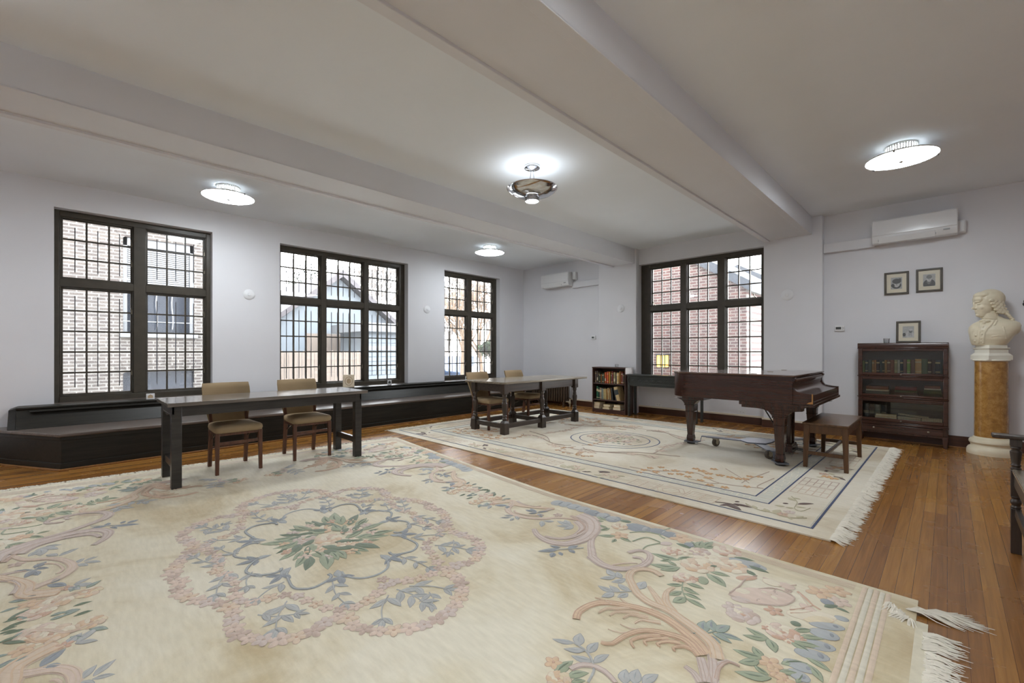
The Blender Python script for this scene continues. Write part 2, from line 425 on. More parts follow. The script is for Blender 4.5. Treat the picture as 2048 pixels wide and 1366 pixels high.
# ------------------------------------------------------------------ windows
def window(name, loc, rz, W, bays, guards=True, zb=ZB, flip=False, casement=False, depth=.13):
    """local X along the wall, Y outward, Z up"""
    root = bpy.data.objects.new(name, None); COL.objects.link(root)
    root.location = loc; root.rotation_euler = (0, 0, rz); root['kind'] = 'structure'
    D = depth; zt0, zt1 = 2.005, 2.098
    m = MB()
    m.box(0, bays[0][0], 0, D, zb, ZT); m.box(bays[-1][1], W, 0, D, zb, ZT)
    m.box(bays[0][0], bays[-1][1], 0, D, 2.85, ZT)
    m.box(bays[0][0], bays[-1][1], -.012, D, zb, .672)
    for k in range(len(bays) - 1): m.box(bays[k][1], bays[k + 1][0], -.008, D, .672, 2.85)
    for s0, s1 in bays: m.box(s0, s1, -.004, D, zt0, zt1)
    # inner stop mouldings
    for s0, s1 in bays:
        for za, zc in ((.672, zt0), (zt1, 2.85)):
            m.box(s0, s0 + .012, .018, .05, za, zc); m.box(s1 - .012, s1, .018, .05, za, zc)
            m.box(s0 + .012, s1 - .012, .018, .05, zc - .012, zc); m.box(s0 + .012, s1 - .012, .018, .05, za, za + .012)
    m.build('window_frame', M_frame, root, .004)
    for bi, (s0, s1) in enumerate(bays):
        for za, zc, rows in ((.672, zt0, 5), (zt1, 2.85, 3)):
            y0, y1 = .055, .088
            w = .028
            sm = MB()
            sm.box(s0, s0 + w, y0, y1, za, zc); sm.box(s1 - w, s1, y0, y1, za, zc)
            sm.box(s0 + w, s1 - w, y0, y1, za, za + w); sm.box(s0 + w, s1 - w, y0, y1, zc - w, zc)
            sash = sm.build('sash', M_frame, root, .003)
            g0, g1, h0, h1 = s0 + w, s1 - w, za + w, zc - w
            gm = MB().box(g0 - .005, g1 + .005, .070, .074, h0 - .005, h1 + .005)
            gm.build('pane', M_glass, sash)
            bm_ = MB(); t = .0095
            for k in (1, 2):
                x = g0 + (g1 - g0) * k / 3; bm_.box(x - t, x + t, .060, .083, h0, h1)
            for k in range(1, rows):
                z = h0 + (h1 - h0) * k / rows; bm_.box(g0, g1, .061, .082, z - t, z + t)
            bm_.build('glazing_bars', M_frame, sash, .002)
            if guards:
                gb = MB(); e = .072
                for k in range(1, 6):
                    x = g0 + (g1 - g0) * k / 6
                    gb.box(x - .005, x + .005, .108, .115, h0 + e, h1 - e)
                for k in ((1, 2) if rows == 3 else (1, 4)):
                    z = h0 + (h1 - h0) * k / rows
                    gb.box(s0 + .01, s1 - .01, .110, .117, z - .005, z + .005)
                gb.build('guard_bars', M_bar, sash)
            # fastener and stay on the sash side
            hm = MB()
            if guards:
                for q in ((.2, .8) if rows == 5 else (.35, .7)):
                    z = za + (zc - za) * q; x = s1 - .014
                    hm.box(x - .006, x + .006, .035, .056, z - .03, z + .03)
                    hm.tube([(x, .04, z + .02), (x - .012, .02, z + .03), (x - .012, .016, z + .05)], .005, 6)
                hm.build('sash_fastener', M_brass, sash, .001)
            elif rows == 3 and bi != 1:
                xc = (s1 - .09) if bi == 2 else s0 + .1
                hm.box(xc - .05, xc + .05, .03, .056, za + .002, za + .016)
                hm.tube([(xc, .036, za + .016), (xc - .03, .02, za + .04), (xc - .04, .015, za + .07)], .007, 6)
                hm.ell((xc - .042, .014, za + .075), (.012, .012, .012), n=8, m=6)
                hm.build('window_stay', M_brass, sash)
    return root
def to_bays(origin, L): return [(a - origin, b - origin) for a, b in L]
XW = -7.575
window('window_1', (XW, W1[0], 0), PI / 2, W1[1] - W1[0], to_bays(W1[0], [(-.075, .602), (.722, 1.395)]))
window('window_2', (XW, W2[0], 0), PI / 2, W2[1] - W2[0], to_bays(W2[0], [(2.385, 3.03), (3.118, 3.805), (3.893, 4.53)]))
window('window_3', (XW, W3[0], 0), PI / 2, W3[1] - W3[0], to_bays(W3[0], [(5.565, 6.24), (6.36, 7.04)]))
window('window_4', (W4[0], 8.03, 0), 0, W4[1] - W4[0], to_bays(W4[0], [(-4.14, -3.535), (-3.42, -2.865), (-2.745, -2.165)]), guards=False)
# sill boards inside the openings
for k, (a, b_) in enumerate((W1, W2, W3)):
    structure(MB().box(XW - .01, XA + .02, a + .002, b_ - .002, ZB - .02, ZB + .004).build('window_sill', M_seat, None, .002))  # pale seat wood stands in for daylight sheen on the sills
structure(MB().box(W4[0] + .014, W4[1] - .001, YB - .03, 8.04, ZB - .03, ZB + .004).build('window_sill', M_frame, None, .003))

# ------------------------------------------------------------------ long window bench
bt = thing('window_bench', 'long black panelled bench running under the three barred windows', 'bench', (0, 0, 0))
fx = lambda y: -6.415 - .027 * y
YE = 7.3
y0b = -.05
m = MB()
fp = [(fx(y0b), y0b), (fx(YE), YE), (XA + .005, YE), (XA + .005, -.62), (-7.13, -.47)]
m.prism(fp, .06, .33)
off = lambda k: [(fx(y0b) + k, y0b - k * .6), (fx(YE) + k, YE), (XA + .005, YE), (XA + .005, -.62 - k), (-7.13 - k * .4, -.47 - k)]
m.prism(off(.012), 0.02, .075)
m.prism(off(.008), .305, .345)
m.build('base_panel', M_bench, bt, .004)
MB().prism(off(.028), .0, .02).build('floor_moulding', M_round, bt, .004)
MB().prism(off(.03), .345, .378).build('seat', M_seat, bt, .008)
m = MB()
prof = [(-7.06, .378), (-7.20, .575), (-7.185, .582), (-7.185, .602), (XA + .004, .602), (XA + .004, .378)]
ring = lambda y: [(x, y, z) for x, z in prof]
m.loft([ring(-.40), ring(YE)])
prof2 = [(-7.075, .378), (-7.20, .56), (-7.22, .575), (XA + .004, .575), (XA + .004, .378)]
m.loft([[(x, -.46, z) for x, z in [(-7.09, .378), (-7.22, .53), (-7.24, .56), (-7.25, .575), (XA + .004, .575), (XA + .004, .378)]], [(x, -.40, z) for x, z in [(-7.06, .378), (-7.20, .575), (-7.185, .582), (-7.185, .602), (XA + .004, .602), (XA + .004, .378)]]])
for ya, yc in ((-.3, YE - .1),):
    m.loft([[(-7.16 + .012, ya, .545), (-7.16 + .02, ya, .555), (-7.19, ya, .575), (-7.2, ya, .56)], [(-7.16 + .012, yc, .545), (-7.16 + .02, yc, .555), (-7.19, yc, .575), (-7.2, yc, .56)]])
m.build('bench_back', M_bench, bt, .004)

# ------------------------------------------------------------------ folding chairs
def rrect(w, d, r, n=5):
    pts = []
    for cx, cy, a0 in ((w / 2 - r, d / 2 - r, 0), (-w / 2 + r, d / 2 - r, PI / 2), (-w / 2 + r, -d / 2 + r, PI), (w / 2 - r, -d / 2 + r, 1.5 * PI)):
        for k in range(n + 1):
            a = a0 + PI / 2 * k / n; pts.append((cx + r * math.cos(a), cy + r * math.sin(a)))
    return pts
def make_chair(label):
    t = thing('folding_chair', label, 'chair', group='padded folding chairs')
    # padded seat
    rings = []
    for z, g in ((.402, -.012), (.408, 0), (.43, .006), (.455, .002), (.468, -.012), (.476, -.05), (.481, -.11)):
        ring = []
        for x, y in rrect(.44 + 2 * g, .42 + 2 * g, .05 + g * .3 if g > -.04 else .03):
            k = 1 - .10 * (.22 - x) / .44
            ring.append((x + .01, y * k, z))
        rings.append(ring)
    MB().loft(rings).build('seat', M_fabric, t, ang=60)
    # curved upholstered back
    rows = 9; n = 13; v = []; f = []
    def P(i, j, side):
        s = j / (n - 1) * 2 - 1; q = i / (rows - 1)
        z = .445 + .42 * q
        hw = (.175 + .045 * min(1, q * 1.6)) if q < .97 else .213
        x = -.205 - .105 * q - .03 * q * q - .05 * (1 - s * s) * .9
        th = .021 if (0 < i < rows - 1 and 0 < j < n - 1) else .013
        return (x + side * th, s * hw, z)
    for side in (1, -1):
        for i in range(rows):
            for j in range(n): v.append(P(i, j, side))
    q = lambda i, j, k: k * rows * n + i * n + j
    for i in range(rows - 1):
        for j in range(n - 1):
            f.append([q(i, j, 0), q(i, j + 1, 0), q(i + 1, j + 1, 0), q(i + 1, j, 0)])
            f.append([q(i, j, 1), q(i + 1, j, 1), q(i + 1, j + 1, 1), q(i, j + 1, 1)])
    for j in range(n - 1):
        f.append([q(0, j, 0), q(0, j, 1), q(0, j + 1, 1), q(0, j + 1, 0)])
        f.append([q(rows - 1, j, 0), q(rows - 1, j + 1, 0), q(rows - 1, j + 1, 1), q(rows - 1, j, 1)])
    for i in range(rows - 1):
        f.append([q(i, 0, 0), q(i + 1, 0, 0), q(i + 1, 0, 1), q(i, 0, 1)])
        f.append([q(i, n - 1, 0), q(i, n - 1, 1), q(i + 1, n - 1, 1), q(i + 1, n - 1, 0)])
    MB().add(v, f).build('backrest', M_fabric, t, ang=70)
    for s in (-1, 1):
        MB().post(.2, s * .19, 0, .405, .03, .038, 0, -.005, -s * .003).build('leg', M_chairwood, t, .003)
        m = MB()
        m.hexa([(-.275, s * .165 - .017), (-.235, s * .165 - .017), (-.235, s * .165 + .017), (-.275, s * .165 + .017)], 0,
               [(-.215, s * .165 - .017), (-.165, s * .165 - .017), (-.165, s * .165 + .017), (-.215, s * .165 + .017)], .40)
        m.hexa([(-.215, s * .165 - .017), (-.165, s * .165 - .017), (-.165, s * .165 + .017), (-.215, s * .165 + .017)], .40,
               [(-.255, s * .165 - .013), (-.215, s * .165 - .013), (-.215, s * .165 + .013), (-.255, s * .165 + .013)], .56)
        m.build('leg', M_chairwood, t, .003)
    m = MB()
    m.box(.182, .202, -.18, .18, .375, .403)
    for s in (-1, 1): m.box(-.19, .19, s * .178 - .01, s * .178 + .01, .375, .404)
    m.build('seat_rail', M_chairwood, t, .002)
    m = MB(); m.box(.185, .203, -.175, .175, .285, .315); m.build('stretcher', M_chairwood, t, .003)
    m = MB(); m.tube([(-.232, -.165, .2), (-.232, .165, .2)], .01, 8); m.build('stretcher', M_chairwood, t)
    for s in (-1, 1):
        m = MB(); m.bar((.17, s * .172, .30), (.05, s * .172, .39), .004, .014); m.bar((.05, s * .172, .39), (-.17, s * .16, .30), .004, .014)
        m.build('folding_brace', M_steel, t)
    return t
ch = make_chair('tan padded folding chair behind the narrow black table, nearer the angled bench end')
ch.location = (-5.235, 1.205, .014)
c2 = copy_tree(ch); c2.location = (-5.29, 1.945, .014); c2.rotation_euler = (0, 0, -.03)
c2['label'] = 'tan padded folding chair behind the narrow black table, nearer the middle window'
c3 = copy_tree(ch); c3.location = (-5.15, 4.70, .014); c3.rotation_euler = (0, 0, -.04)
c3['label'] = 'tan padded folding chair behind the left end of the six-legged oak table'
c4 = copy_tree(ch); c4.location = (-5.2, 5.62, .014); c4.rotation_euler = (0, 0, .02)
c4['label'] = 'tan padded folding chair behind the middle legs of the oak table'

# ------------------------------------------------------------------ long narrow table
LX = (-5.435, -4.765, .60, 2.44)
t = thing('console_table', 'long narrow black table on square legs, standing on the floral rug', 'table', (-5.1, 1.52, .014))
w = (-5.1, 1.52, .014)
MB().box(LX[0], LX[1], LX[2], LX[3], .735, .768).build('tabletop', M_tabletop, t, .004, world=w)
m = MB(); ax0, ax1, ay0, ay1 = -5.39, -4.79, .63, 2.375
m.box(ax1 - .022, ax1 - .002, ay0, ay1, .645, .735); m.box(ax0 + .002, ax0 + .022, ay0, ay1, .645, .735)
for y in (ay0 + .002, ay1 - .022):
    m.box(ax0, ax1, y, y + .02, .665, .735)
    pts = [(ax0 + .07, .665), (ax1 - .07, .665), (ax1 - .1, .64), (ax1 - .16, .655), (-5.09, .635), (ax0 + .16, .655), (ax0 + .1, .64)]
    m.prism([(px, pz) for px, pz in pts], 0, .018, 0, Matrix(((1, 0, 0, 0), (0, 0, 1, y + .001), (0, 1, 0, 0), (0, 0, 0, 1))))
m.build('apron', M_table, t, .003, world=w)
for x in (ax0 + .035, ax1 - .037):
    for y in (ay0 + .037, ay1 - .037):
        MB().box(x - .037, x + .037, y - .037, y + .037, .014, .735).build('leg', M_table, t, .003, world=w)
for y in (ay0 + .037, ay1 - .037):
    MB().box(ax0 + .07, ax1 - .07, y - .018, y + .018, .17, .235).build('stretcher', M_table, t, .003, world=w)

# ------------------------------------------------------------------ six legged oak table
w = (-4.9, 5.3, .014)
t = thing('refectory_table', 'dark oak refectory table with six turned legs, standing on the rug by the radiator', 'table', w)
m = MB(); cxs = (-5.40, -4.50, 4.375, 6.42)
poly = [(cxs[0] + .03, cxs[2]), (cxs[1] - .05, cxs[2]), (cxs[1], cxs[2] + .05), (cxs[1], cxs[3]), (cxs[0], cxs[3]), (cxs[0], cxs[2] + .03)]
m.prism(poly, .742, .772); m.build('tabletop', M_oaktop, t, .006, world=w)
lx = (-5.205, -4.555); ly = (4.445, 5.27, 6.13); h = .048
m = MB()
for x in lx: m.box(x - .014, x + .014, ly[0], ly[2], .625, .742)
for y in ly[::2]: m.box(lx[0], lx[1], y - .014, y + .014, .625, .742)
m.build('apron', M_oakbar, t, .003, world=w)
prof = [(.030, .215), (.034, .225), (.038, .24), (.03, .252), (.026, .262), (.033, .272), (.036, .28), (.03, .29), (.027, .30), (.030, .33), (.035, .38), (.040, .43), (.041, .455), (.036, .475), (.029, .482), (.034, .49), (.029, .498), (.034, .506), (.028, .514), (.025, .53), (.028, .55), (.036, .57), (.030, .58), (.038, .592), (.041, .60)]
for x in lx:
    for y in ly:
        m = MB()
        m.box(x - h, x + h, y - h, y + h, .014, .18)
        m.hexa([(x - h, y - h), (x + h, y - h), (x + h, y + h), (x - h, y + h)], .18, [(x - .028, y - .028), (x + .028, y - .028), (x + .028, y + .028), (x - .028, y + .028)], .215)
        m.lathe(prof, 20, 0, T(x, y, 0))
        m.box(x - .044, x + .044, y - .044, y + .044, .60, .742)
        m.build('leg', M_oak, t, .003, world=w)
for x in lx:
    for a, b_ in ((0, 1), (1, 2)): MB().box(x - .028, x + .028, ly[a] + h, ly[b_] - h, .10, .165).build('stretcher', M_oakbar, t, .003, world=w)
for y in ly: MB().box(lx[0] + h, lx[1] - h, y - .028, y + .028, .10, .165).build('stretcher', M_oakbar, t, .003, world=w)

# ------------------------------------------------------------------ grand piano
w = (-1.7, 5.95, .014)
t = thing('grand_piano', 'dark mahogany baby grand piano with its lid closed, standing on a wheeled dolly', 'piano', w)
Y0, Y1 = 5.22, 6.72; XF = -.955
def arc(cx, cy, rx, ry, a0, a1, n):
    return [(cx + rx * math.cos(math.radians(a0 + (a1 - a0) * k / n)), cy + ry * math.sin(math.radians(a0 + (a1 - a0) * k / n))) for k in range(n + 1)]
def bez(p0, p1, p2, p3, n):
    o = []
    for k in range(n + 1):
        t_ = k / n; u = 1 - t_
        o.append(tuple(u ** 3 * p0[i] + 3 * u * u * t_ * p1[i] + 3 * u * t_ * t_ * p2[i] + t_ ** 3 * p3[i] for i in range(len(p0))))
    return o
XC = -1.125
def outline(g=0.0, xf=XC):
    pts = [(xf, Y0 - g)]
    pts += arc(-2.21, Y0 + .25, .25 + g, .25 + g, 270, 180, 8)
    pts += bez((-2.46 - g, 5.50), (-2.46 - g, 5.72), (-2.47 - g, 5.85), (-2.40 - g * .7, 5.97 + g * .5), 6)[1:]
    pts += bez((-2.40 - g * .7, 5.97 + g * .5), (-2.2, 6.25 + g), (-1.95, 6.18 + g), (-1.72, 6.42 + g), 8)[1:]
    pts += bez((-1.72, 6.42 + g), (-1.58, 6.57 + g), (-1.45, Y1 + g), (-1.25, Y1 + g), 6)[1:]
    pts += [(xf, Y1 + g)]
    return pts[::-1]
m = MB(); m.prism(outline(0), .672, .951, 0)
# cheeks (arms) with the ogee cut, and the closed fallboard between them
side = [(XC, .951)] + bez((XC, .951), (-1.112, .949), (-1.098, .945), (-1.10, .925), 4)[1:] + bez((-1.10, .925), (-1.128, .895), (-1.135, .85), (-1.09, .812), 6)[1:] + bez((-1.09, .812), (-1.06, .795), (-1.0, .79), (XF, .788), 4)[1:] + [(XF, .672), (XC, .672)]
Mxz = lambda y: Matrix(((1, 0, 0, 0), (0, 0, 1, y), (0, 1, 0, 0), (0, 0, 0, 1)))
for ya in (Y0, Y1 - .055): m.prism(side, 0, .055, 0, Mxz(ya))
m.build('case', M_mahog, t, .003, world=w)
m = MB()
fb = [(x - .006 if i < len(side) - 2 else x, z - (.012 if .68 < z < .95 else 0)) for i, (x, z) in enumerate(side)]
m.prism(fb, 0, Y1 - Y0 - .11, 0, Mxz(Y0 + .055))
m.build('fallboard', M_mahogy, t, .002, world=w)
m = MB()
m.box(XF - .004, XF + .004, Y0 + .03, Y1 - .03, .70, .712); m.box(XF - .004, XF + .012, Y0 - .006, Y1 + .006, .655, .684)
m.box(XF - .3, XF + .006, Y0 - .004, Y1 + .004, .655, .673)
m.build('key_bed_moulding', M_mahogy, t, .003, world=w)
m = MB(); m.box(XF - .006, XF + .0025, Y0 - .0025, Y0 + .012, .69, .79); m.prism([(XF - .05, .69), (XF + .001, .69), (XF + .001, .715), (XF - .03, .705)], -.002, .004, 0, Mxz(Y0))
m.build('scuffed_edge', M_scuff, t, world=w)
m = MB(); m.prism(outline(.012, XC + .018), .953, .972); m.build('lid', M_lid, t, .006, world=w)
for y in (Y0 + .12, Y0 + .75, Y1 - .12): MB().box(-1.55, -1.49, y - .008, y + .008, .971, .976).build('lid_hinge', M_brass, t, .001, world=w)
# legs with stepped blocks
def pleg(x, y, bx0, bx1, by0, by1, step=True):
    m = MB()
    m.box(bx0, bx1, by0, by1, .635, .672)
    k = .022; m.box(bx0 + k, bx1 - k, by0 + k * .6, by1 - k * .6, .605, .635)
    wd = .115
    # bracket curve down to the leg
    prof = [(.21, .605), (.15, .598), (.10, .58), (.075, .55), (.062, .53)]
    for (ra, za), (rb, zb) in zip(prof, prof[1:]):
        m.hexa([(x - rb, y - .058), (x + rb, y - .058), (x + rb, y + .058), (x - rb, y + .058)], zb, [(x - ra, y - .06), (x + ra, y - .06), (x + ra, y + .06), (x - ra, y + .06)], za)
    m.post(x, y, .515, .53, .13, .13)
    m.post(x, y, .44, .515, .104, .112); m.post(x, y, .432, .44, .115, .115)
    m.post(x, y, .135, .432, .068, .104)
    m.post(x, y, .085, .135, .086, .072); m.post(x, y, .055, .085, .076, .086)
    return m
for (x, y, a) in ((-1.255, 5.30, (-1.64, -1.03, 5.225, 5.385)), (-1.215, 6.62, (-1.6, -1.03, 6.54, 6.70)), (-2.385, 5.74, (-2.455, -2.14, 5.56, 5.92))):
    pleg(x, y, *a).build('leg', M_mahogz, t, .003, world=w)
# pedal lyre
lxx, lyy = -1.32, 6.02
m = MB()
for s in (-1, 1): m.post(lxx, lyy + s * .07, .14, .66, .045, .055)
m.box(lxx - .07, lxx + .07, lyy - .16, lyy + .16, .64, .672)
m.post(lxx, lyy, .045, .115, .10, .09, d0=.28, d1=.25); m.post(lxx, lyy, .115, .14, .08, .07, d0=.24, d1=.22)
m.build('pedal_lyre', M_mahogz, t, .003, world=w)
for k in (-1, 0, 1):
    MB().tube([(lxx + .04, lyy + k * .055, .075), (lxx + .12, lyy + k * .055, .07), (lxx + .19, lyy + k * .055, .05), (lxx + .22, lyy + k * .055, .045)], [.008, .01, .016, .010], 8, flat=.5).build('pedal', M_black, t, world=w)
m = MB()
for k in (-1, 0, 1): m.tube([(lxx - .05, lyy + k * .05, .1), (lxx - .05, lyy + k * .05, .65)], .004, 6)
m.tube([(lxx - .05, lyy - .07, .17), (lxx - .34, lyy - .06, .655)], .008, 6); m.tube([(lxx - .05, lyy + .07, .17), (lxx - .34, lyy + .06, .655)], .008, 6)
m.build('pedal_rod', M_black, t, world=w)

# piano dolly
w = (-1.75, 5.86, .014)
t = thing('piano_dolly', 'low steel dolly with three arms on wheels under the grand piano', 'dolly', w)
hub = Vector((-1.66, 5.86, .135))
feet = [(-1.255, 5.30), (-1.215, 6.62), (-2.385, 5.74)]
m = MB(); m.prism([(hub.x + a * math.cos(b_), hub.y + a * math.sin(b_)) for a, b_ in ((.2, .3), (.2, 1.3), (.17, 2.4), (.17, 3.8), (.2, 4.6), (.2, 5.6))], .128, .142)
m.build('centre_plate', M_dolly, t, .003, world=w)
for i, (fx_, fy_) in enumerate(feet):
    d = Vector((fx_ - hub.x, fy_ - hub.y, 0)); L = d.length; d.normalize(); px = Vector((-d.y, d.x, 0))
    m = MB()
    def seg(a, za, b_, zb, wd=.075, th=.012):
        p = [hub.x, hub.y]
        A = Vector((hub.x, hub.y, 0)) + d * a; B = Vector((hub.x, hub.y, 0)) + d * b_
        v = []
        for q, z in ((A, za), (B, zb)):
            for s, dz in ((-1, 0), (1, 0), (1, th), (-1, th)):
                e = q + px * (s * wd / 2); v.append((e.x, e.y, z + dz))
        m.add(v, [[3, 2, 1, 0], [4, 5, 6, 7], [0, 1, 5, 4], [1, 2, 6, 5], [2, 3, 7, 6], [3, 0, 4, 7]])
    zt = .118
    seg(.08, zt, L - .19, zt, .11 if i != 2 else .09)
    seg(L - .19, zt, L - .13, zt, .05); seg(L - .135, zt + .002, L - .12, .08, .045); seg(L - .122, .085, L - .115, .05, .045); seg(L - .12, .05, L - .05, .04, .05)
    seg(L - .09, .038, L + .075, .038, .11, .014)
    m.build('arm', M_dolly, t, .002, world=w)
    m = MB(); q = Vector((fx_, fy_, 0))
    m.lathe([(.03, .014), (.05, .02), (.05, .04), (.04, .045)], 12, 0, T(fx_, fy_, 0))
    m.build('leg_cup', M_black, t, world=w)
    cpos = Vector((hub.x, hub.y, 0)) + d * (L - .27 if i != 2 else L - .30) + px * ((.0, .07, .0)[i])
    m = MB()
    wx = Matrix.Translation((cpos.x, cpos.y, .064)) @ rotz((.9, 1.9, 1.2)[i]) @ rotx(PI / 2)
    m.lathe([(.02, -.02), (.045, -.021), (.05, -.014), (.05, .014), (.045, .021), (.02, .02)], 20, 0, wx)
    m.lathe([(.012, -.027), (.022, -.024), (.022, .024), (.012, .027)], 14, 1, wx)
    whl = m.build('caster', [M_rubber, M_caster], t, world=w)
    m = MB()
    for s in (-1, 1):
        m.prism([(-.016, .0), (.016, .0), (.03, .056), (-.03, .056)], s * .026 - .003, s * .026 + .003, 0, Matrix.Translation((cpos.x, cpos.y, .060)) @ rotz((.9, 1.9, 1.2)[i]) @ rotx(PI / 2))
    m.post(cpos.x, cpos.y, .106, .119, .07, .07)
    o = m.build('caster_bracket', M_caster, t, .001, world=w)

# piano stool
w = (-.88, 5.875, .014)
t = thing('piano_bench', 'plain brown wooden piano bench beside the keyboard', 'bench', w)
MB().box(-1.075, -.685, 5.385, 6.365, .46, .482).build('seat', M_stoolt, t, .004, world=w)
for x, sx in ((-1.04, -1), (-.72, 1)):
    for y, sy in ((5.425, -1), (6.325, 1)):
        MB().post(x + sx * .012, y + sy * .012, .014, .46, .036, .052, 0, -sx * .012, -sy * .012).build('leg', M_stool, t, .003, world=w)
m = MB()
for x in (-1.045, -.715): m.box(x - .01, x + .01, 5.44, 6.31, .375, .46)
for y in (5.42, 6.33): m.box(-1.02, -.74, y - .01, y + .01, .375, .46)
m.build('apron', M_stool, t, .002, world=w)
m = MB()
for y in (5.418, 6.332): m.box(-1.03, -.73, y - .012, y + .012, .15, .185)
m.box(-.895, -.865, 5.43, 6.32, .155, .18)
m.build('stretcher', M_stool, t, .003, world=w)

# carved console under window 4
w = (-3.65, 7.6, 0)
t = thing('carved_console', 'narrow black console table with carved apron behind the piano', 'table', w)
cx0, cx1, cy0, cy1 = -4.30, -2.97, 7.41, 7.72
m = MB(); m.box(cx0, cx1, cy0, cy1, .765, .785); m.box(cx0 + .008, cx1 - .008, cy0 + .008, cy1 - .008, .75, .765)
m.build('tabletop', M_console, t, .004, world=w)
m = MB(); ya = cy0 + .03
for y in (ya, cy1 - .03):
    m.prism([(cx0 + .045, .75), (cx0 + .045, .62), (cx0 + .06, .578), (cx0 + .12, .572), (cx1 - .12, .572), (cx1 - .06, .578), (cx1 - .045, .62), (cx1 - .045, .75)], -.012, .012, 0, Mxz(y))
for x in (cx0 + .04, cx1 - .04): m.box(x - .012, x + .012, ya, cy1 - .03, .60, .75)
m.box(cx0 + .05, cx1 - .05, ya - .018, ya - .01, .607, .622)
m.build('apron', M_console, t, .002, world=w)
m = MB()
for k in range(9):      # carved leaf sprays and sweeping stems along the apron
    xc = cx0 + .13 + k * .135
    for j in range(5):
        a = PI * (.1 + .2 * j); L = .035
        c = (xc + math.cos(a) * L * .7, ya - .014, .665 + math.sin(a) * L * .7)
        m.ell((0, 0, 0), (.020, .006, .008), 0, T(*c) @ roty(-a), 8, 6)
    m.ell((xc, ya - .014, .665), (.011, .008, .011), n=8, m=6)
    m.tube([(xc + .02, ya - .013, .64), (xc + .05, ya - .014, .655), (xc + .09, ya - .014, .69), (xc + .11, ya - .012, .725)], .0045, 6)
m.build('carving', M_console, t, world=w)
for x in (cx0 + .035, cx1 - .035):
    for y in (cy0 + .035, cy1 - .035):
        m = MB(); m.box(x - .02, x + .02, y - .02, y + .02, 0, .75)
        if x < -4: m.tube([(x, y - .022, .74), (x - .01, y - .03, .70), (x - .004, y - .028, .66), (x + .006, y - .022, .63)], .012, 8)
        m.build('leg', M_console, t, .004, world=w)

# ------------------------------------------------------------------ books
ORD = ['first', 'second', 'third', 'fourth', 'fifth', 'sixth', 'seventh', 'eighth', 'ninth', 'tenth', 'eleventh', 'twelfth', 'thirteenth', 'fourteenth', 'fifteenth', 'sixteenth', 'seventeenth', 'eighteenth', 'nineteenth', 'twentieth', 'twenty-first', 'twenty-second', 'twenty-third', 'twenty-fourth']
def book_mesh(tk, h, d, rgb, bands=None):
    """standing book, spine towards -Y, x across the spine, base at z=0"""
    m = MB(); c = .0025
    m.box(-tk / 2, -tk / 2 + c, 0, d, 0, h, 0); m.box(tk / 2 - c, tk / 2, 0, d, 0, h, 0)
    n = 5; sp = [(-tk / 2, .004)] + [(-tk / 2 * math.cos(PI * k / n), -.35 * min(tk, .02) * math.sin(PI * k / n)) for k in range(n + 1)] + [(tk / 2, .004)]
    m.prism(sp[1:-1] + [(tk / 2, .004), (-tk / 2, .004)], 0, h, 0)
    m.box(-tk / 2 + c, tk / 2 - c, .004, d - .006, .004, h - .005, 1)
    if bands:
        for z0, z1 in bands:
            m.prism([(x * 1.02, y * 1.05 - .0006) for x, y in sp[1:-1]] + [(tk / 2 * .98, .001), (-tk / 2 * .98, .001)], h * z0, h * z1, 2)
    return m
def put_book(name, tk, h, d, rgb, M, label, group, band=None, bcol=(214, 196, 150)):
    m = book_mesh(tk, h, d, rgb, band)
    o = m.build(name, [cloth(rgb), M_paper, cloth(bcol)], None, 0)
    o.matrix_world = M
    return tag(o, label, 'book', group)
CN = {}
def cname(rgb):
    r, g, b = rgb
    tbl = {(92, 80, 76): 'dark grey', (110, 104, 98): 'grey', (84, 84, 60): 'olive', (176, 120, 66): 'tan', (62, 70, 62): 'dark green', (214, 104, 62): 'orange', (196, 78, 48): 'red-orange', (200, 150, 66): 'mustard', (70, 70, 66): 'charcoal', (122, 50, 44): 'maroon', (160, 148, 112): 'khaki', (212, 176, 112): 'buff', (140, 72, 56): 'rust', (78, 60, 54): 'brown', (38, 96, 70): 'green', (24, 58, 46): 'deep green', (150, 128, 110): 'taupe', (120, 130, 124): 'grey-green', (208, 186, 132): 'cream', (182, 140, 88): 'light brown', (40, 42, 44): 'black', (190, 164, 118): 'beige', (232, 204, 150): 'pale yellow', (250, 214, 200): 'pink', (204, 150, 110): 'salmon', (118, 138, 72): 'leaf green', (44, 66, 64): 'teal', (86, 96, 88): 'slate', (172, 128, 70): 'ochre', (44, 36, 44): 'aubergine', (50, 62, 50): 'bottle green', (112, 72, 46): 'chestnut', (134, 78, 54): 'russet', (158, 156, 116): 'pale olive', (190, 190, 176): 'patterned white', (40, 58, 66): 'navy', (124, 92, 78): 'mauve brown', (142, 176, 92): 'bright green', (120, 88, 70): 'mottled brown', (196, 156, 96): 'wide tan', (80, 96, 66): 'moss', (60, 42, 34): 'dark brown', (48, 54, 60): 'blue-black', (34, 56, 52): 'dark teal', (186, 182, 150): 'ivory'}
    return tbl[rgb]

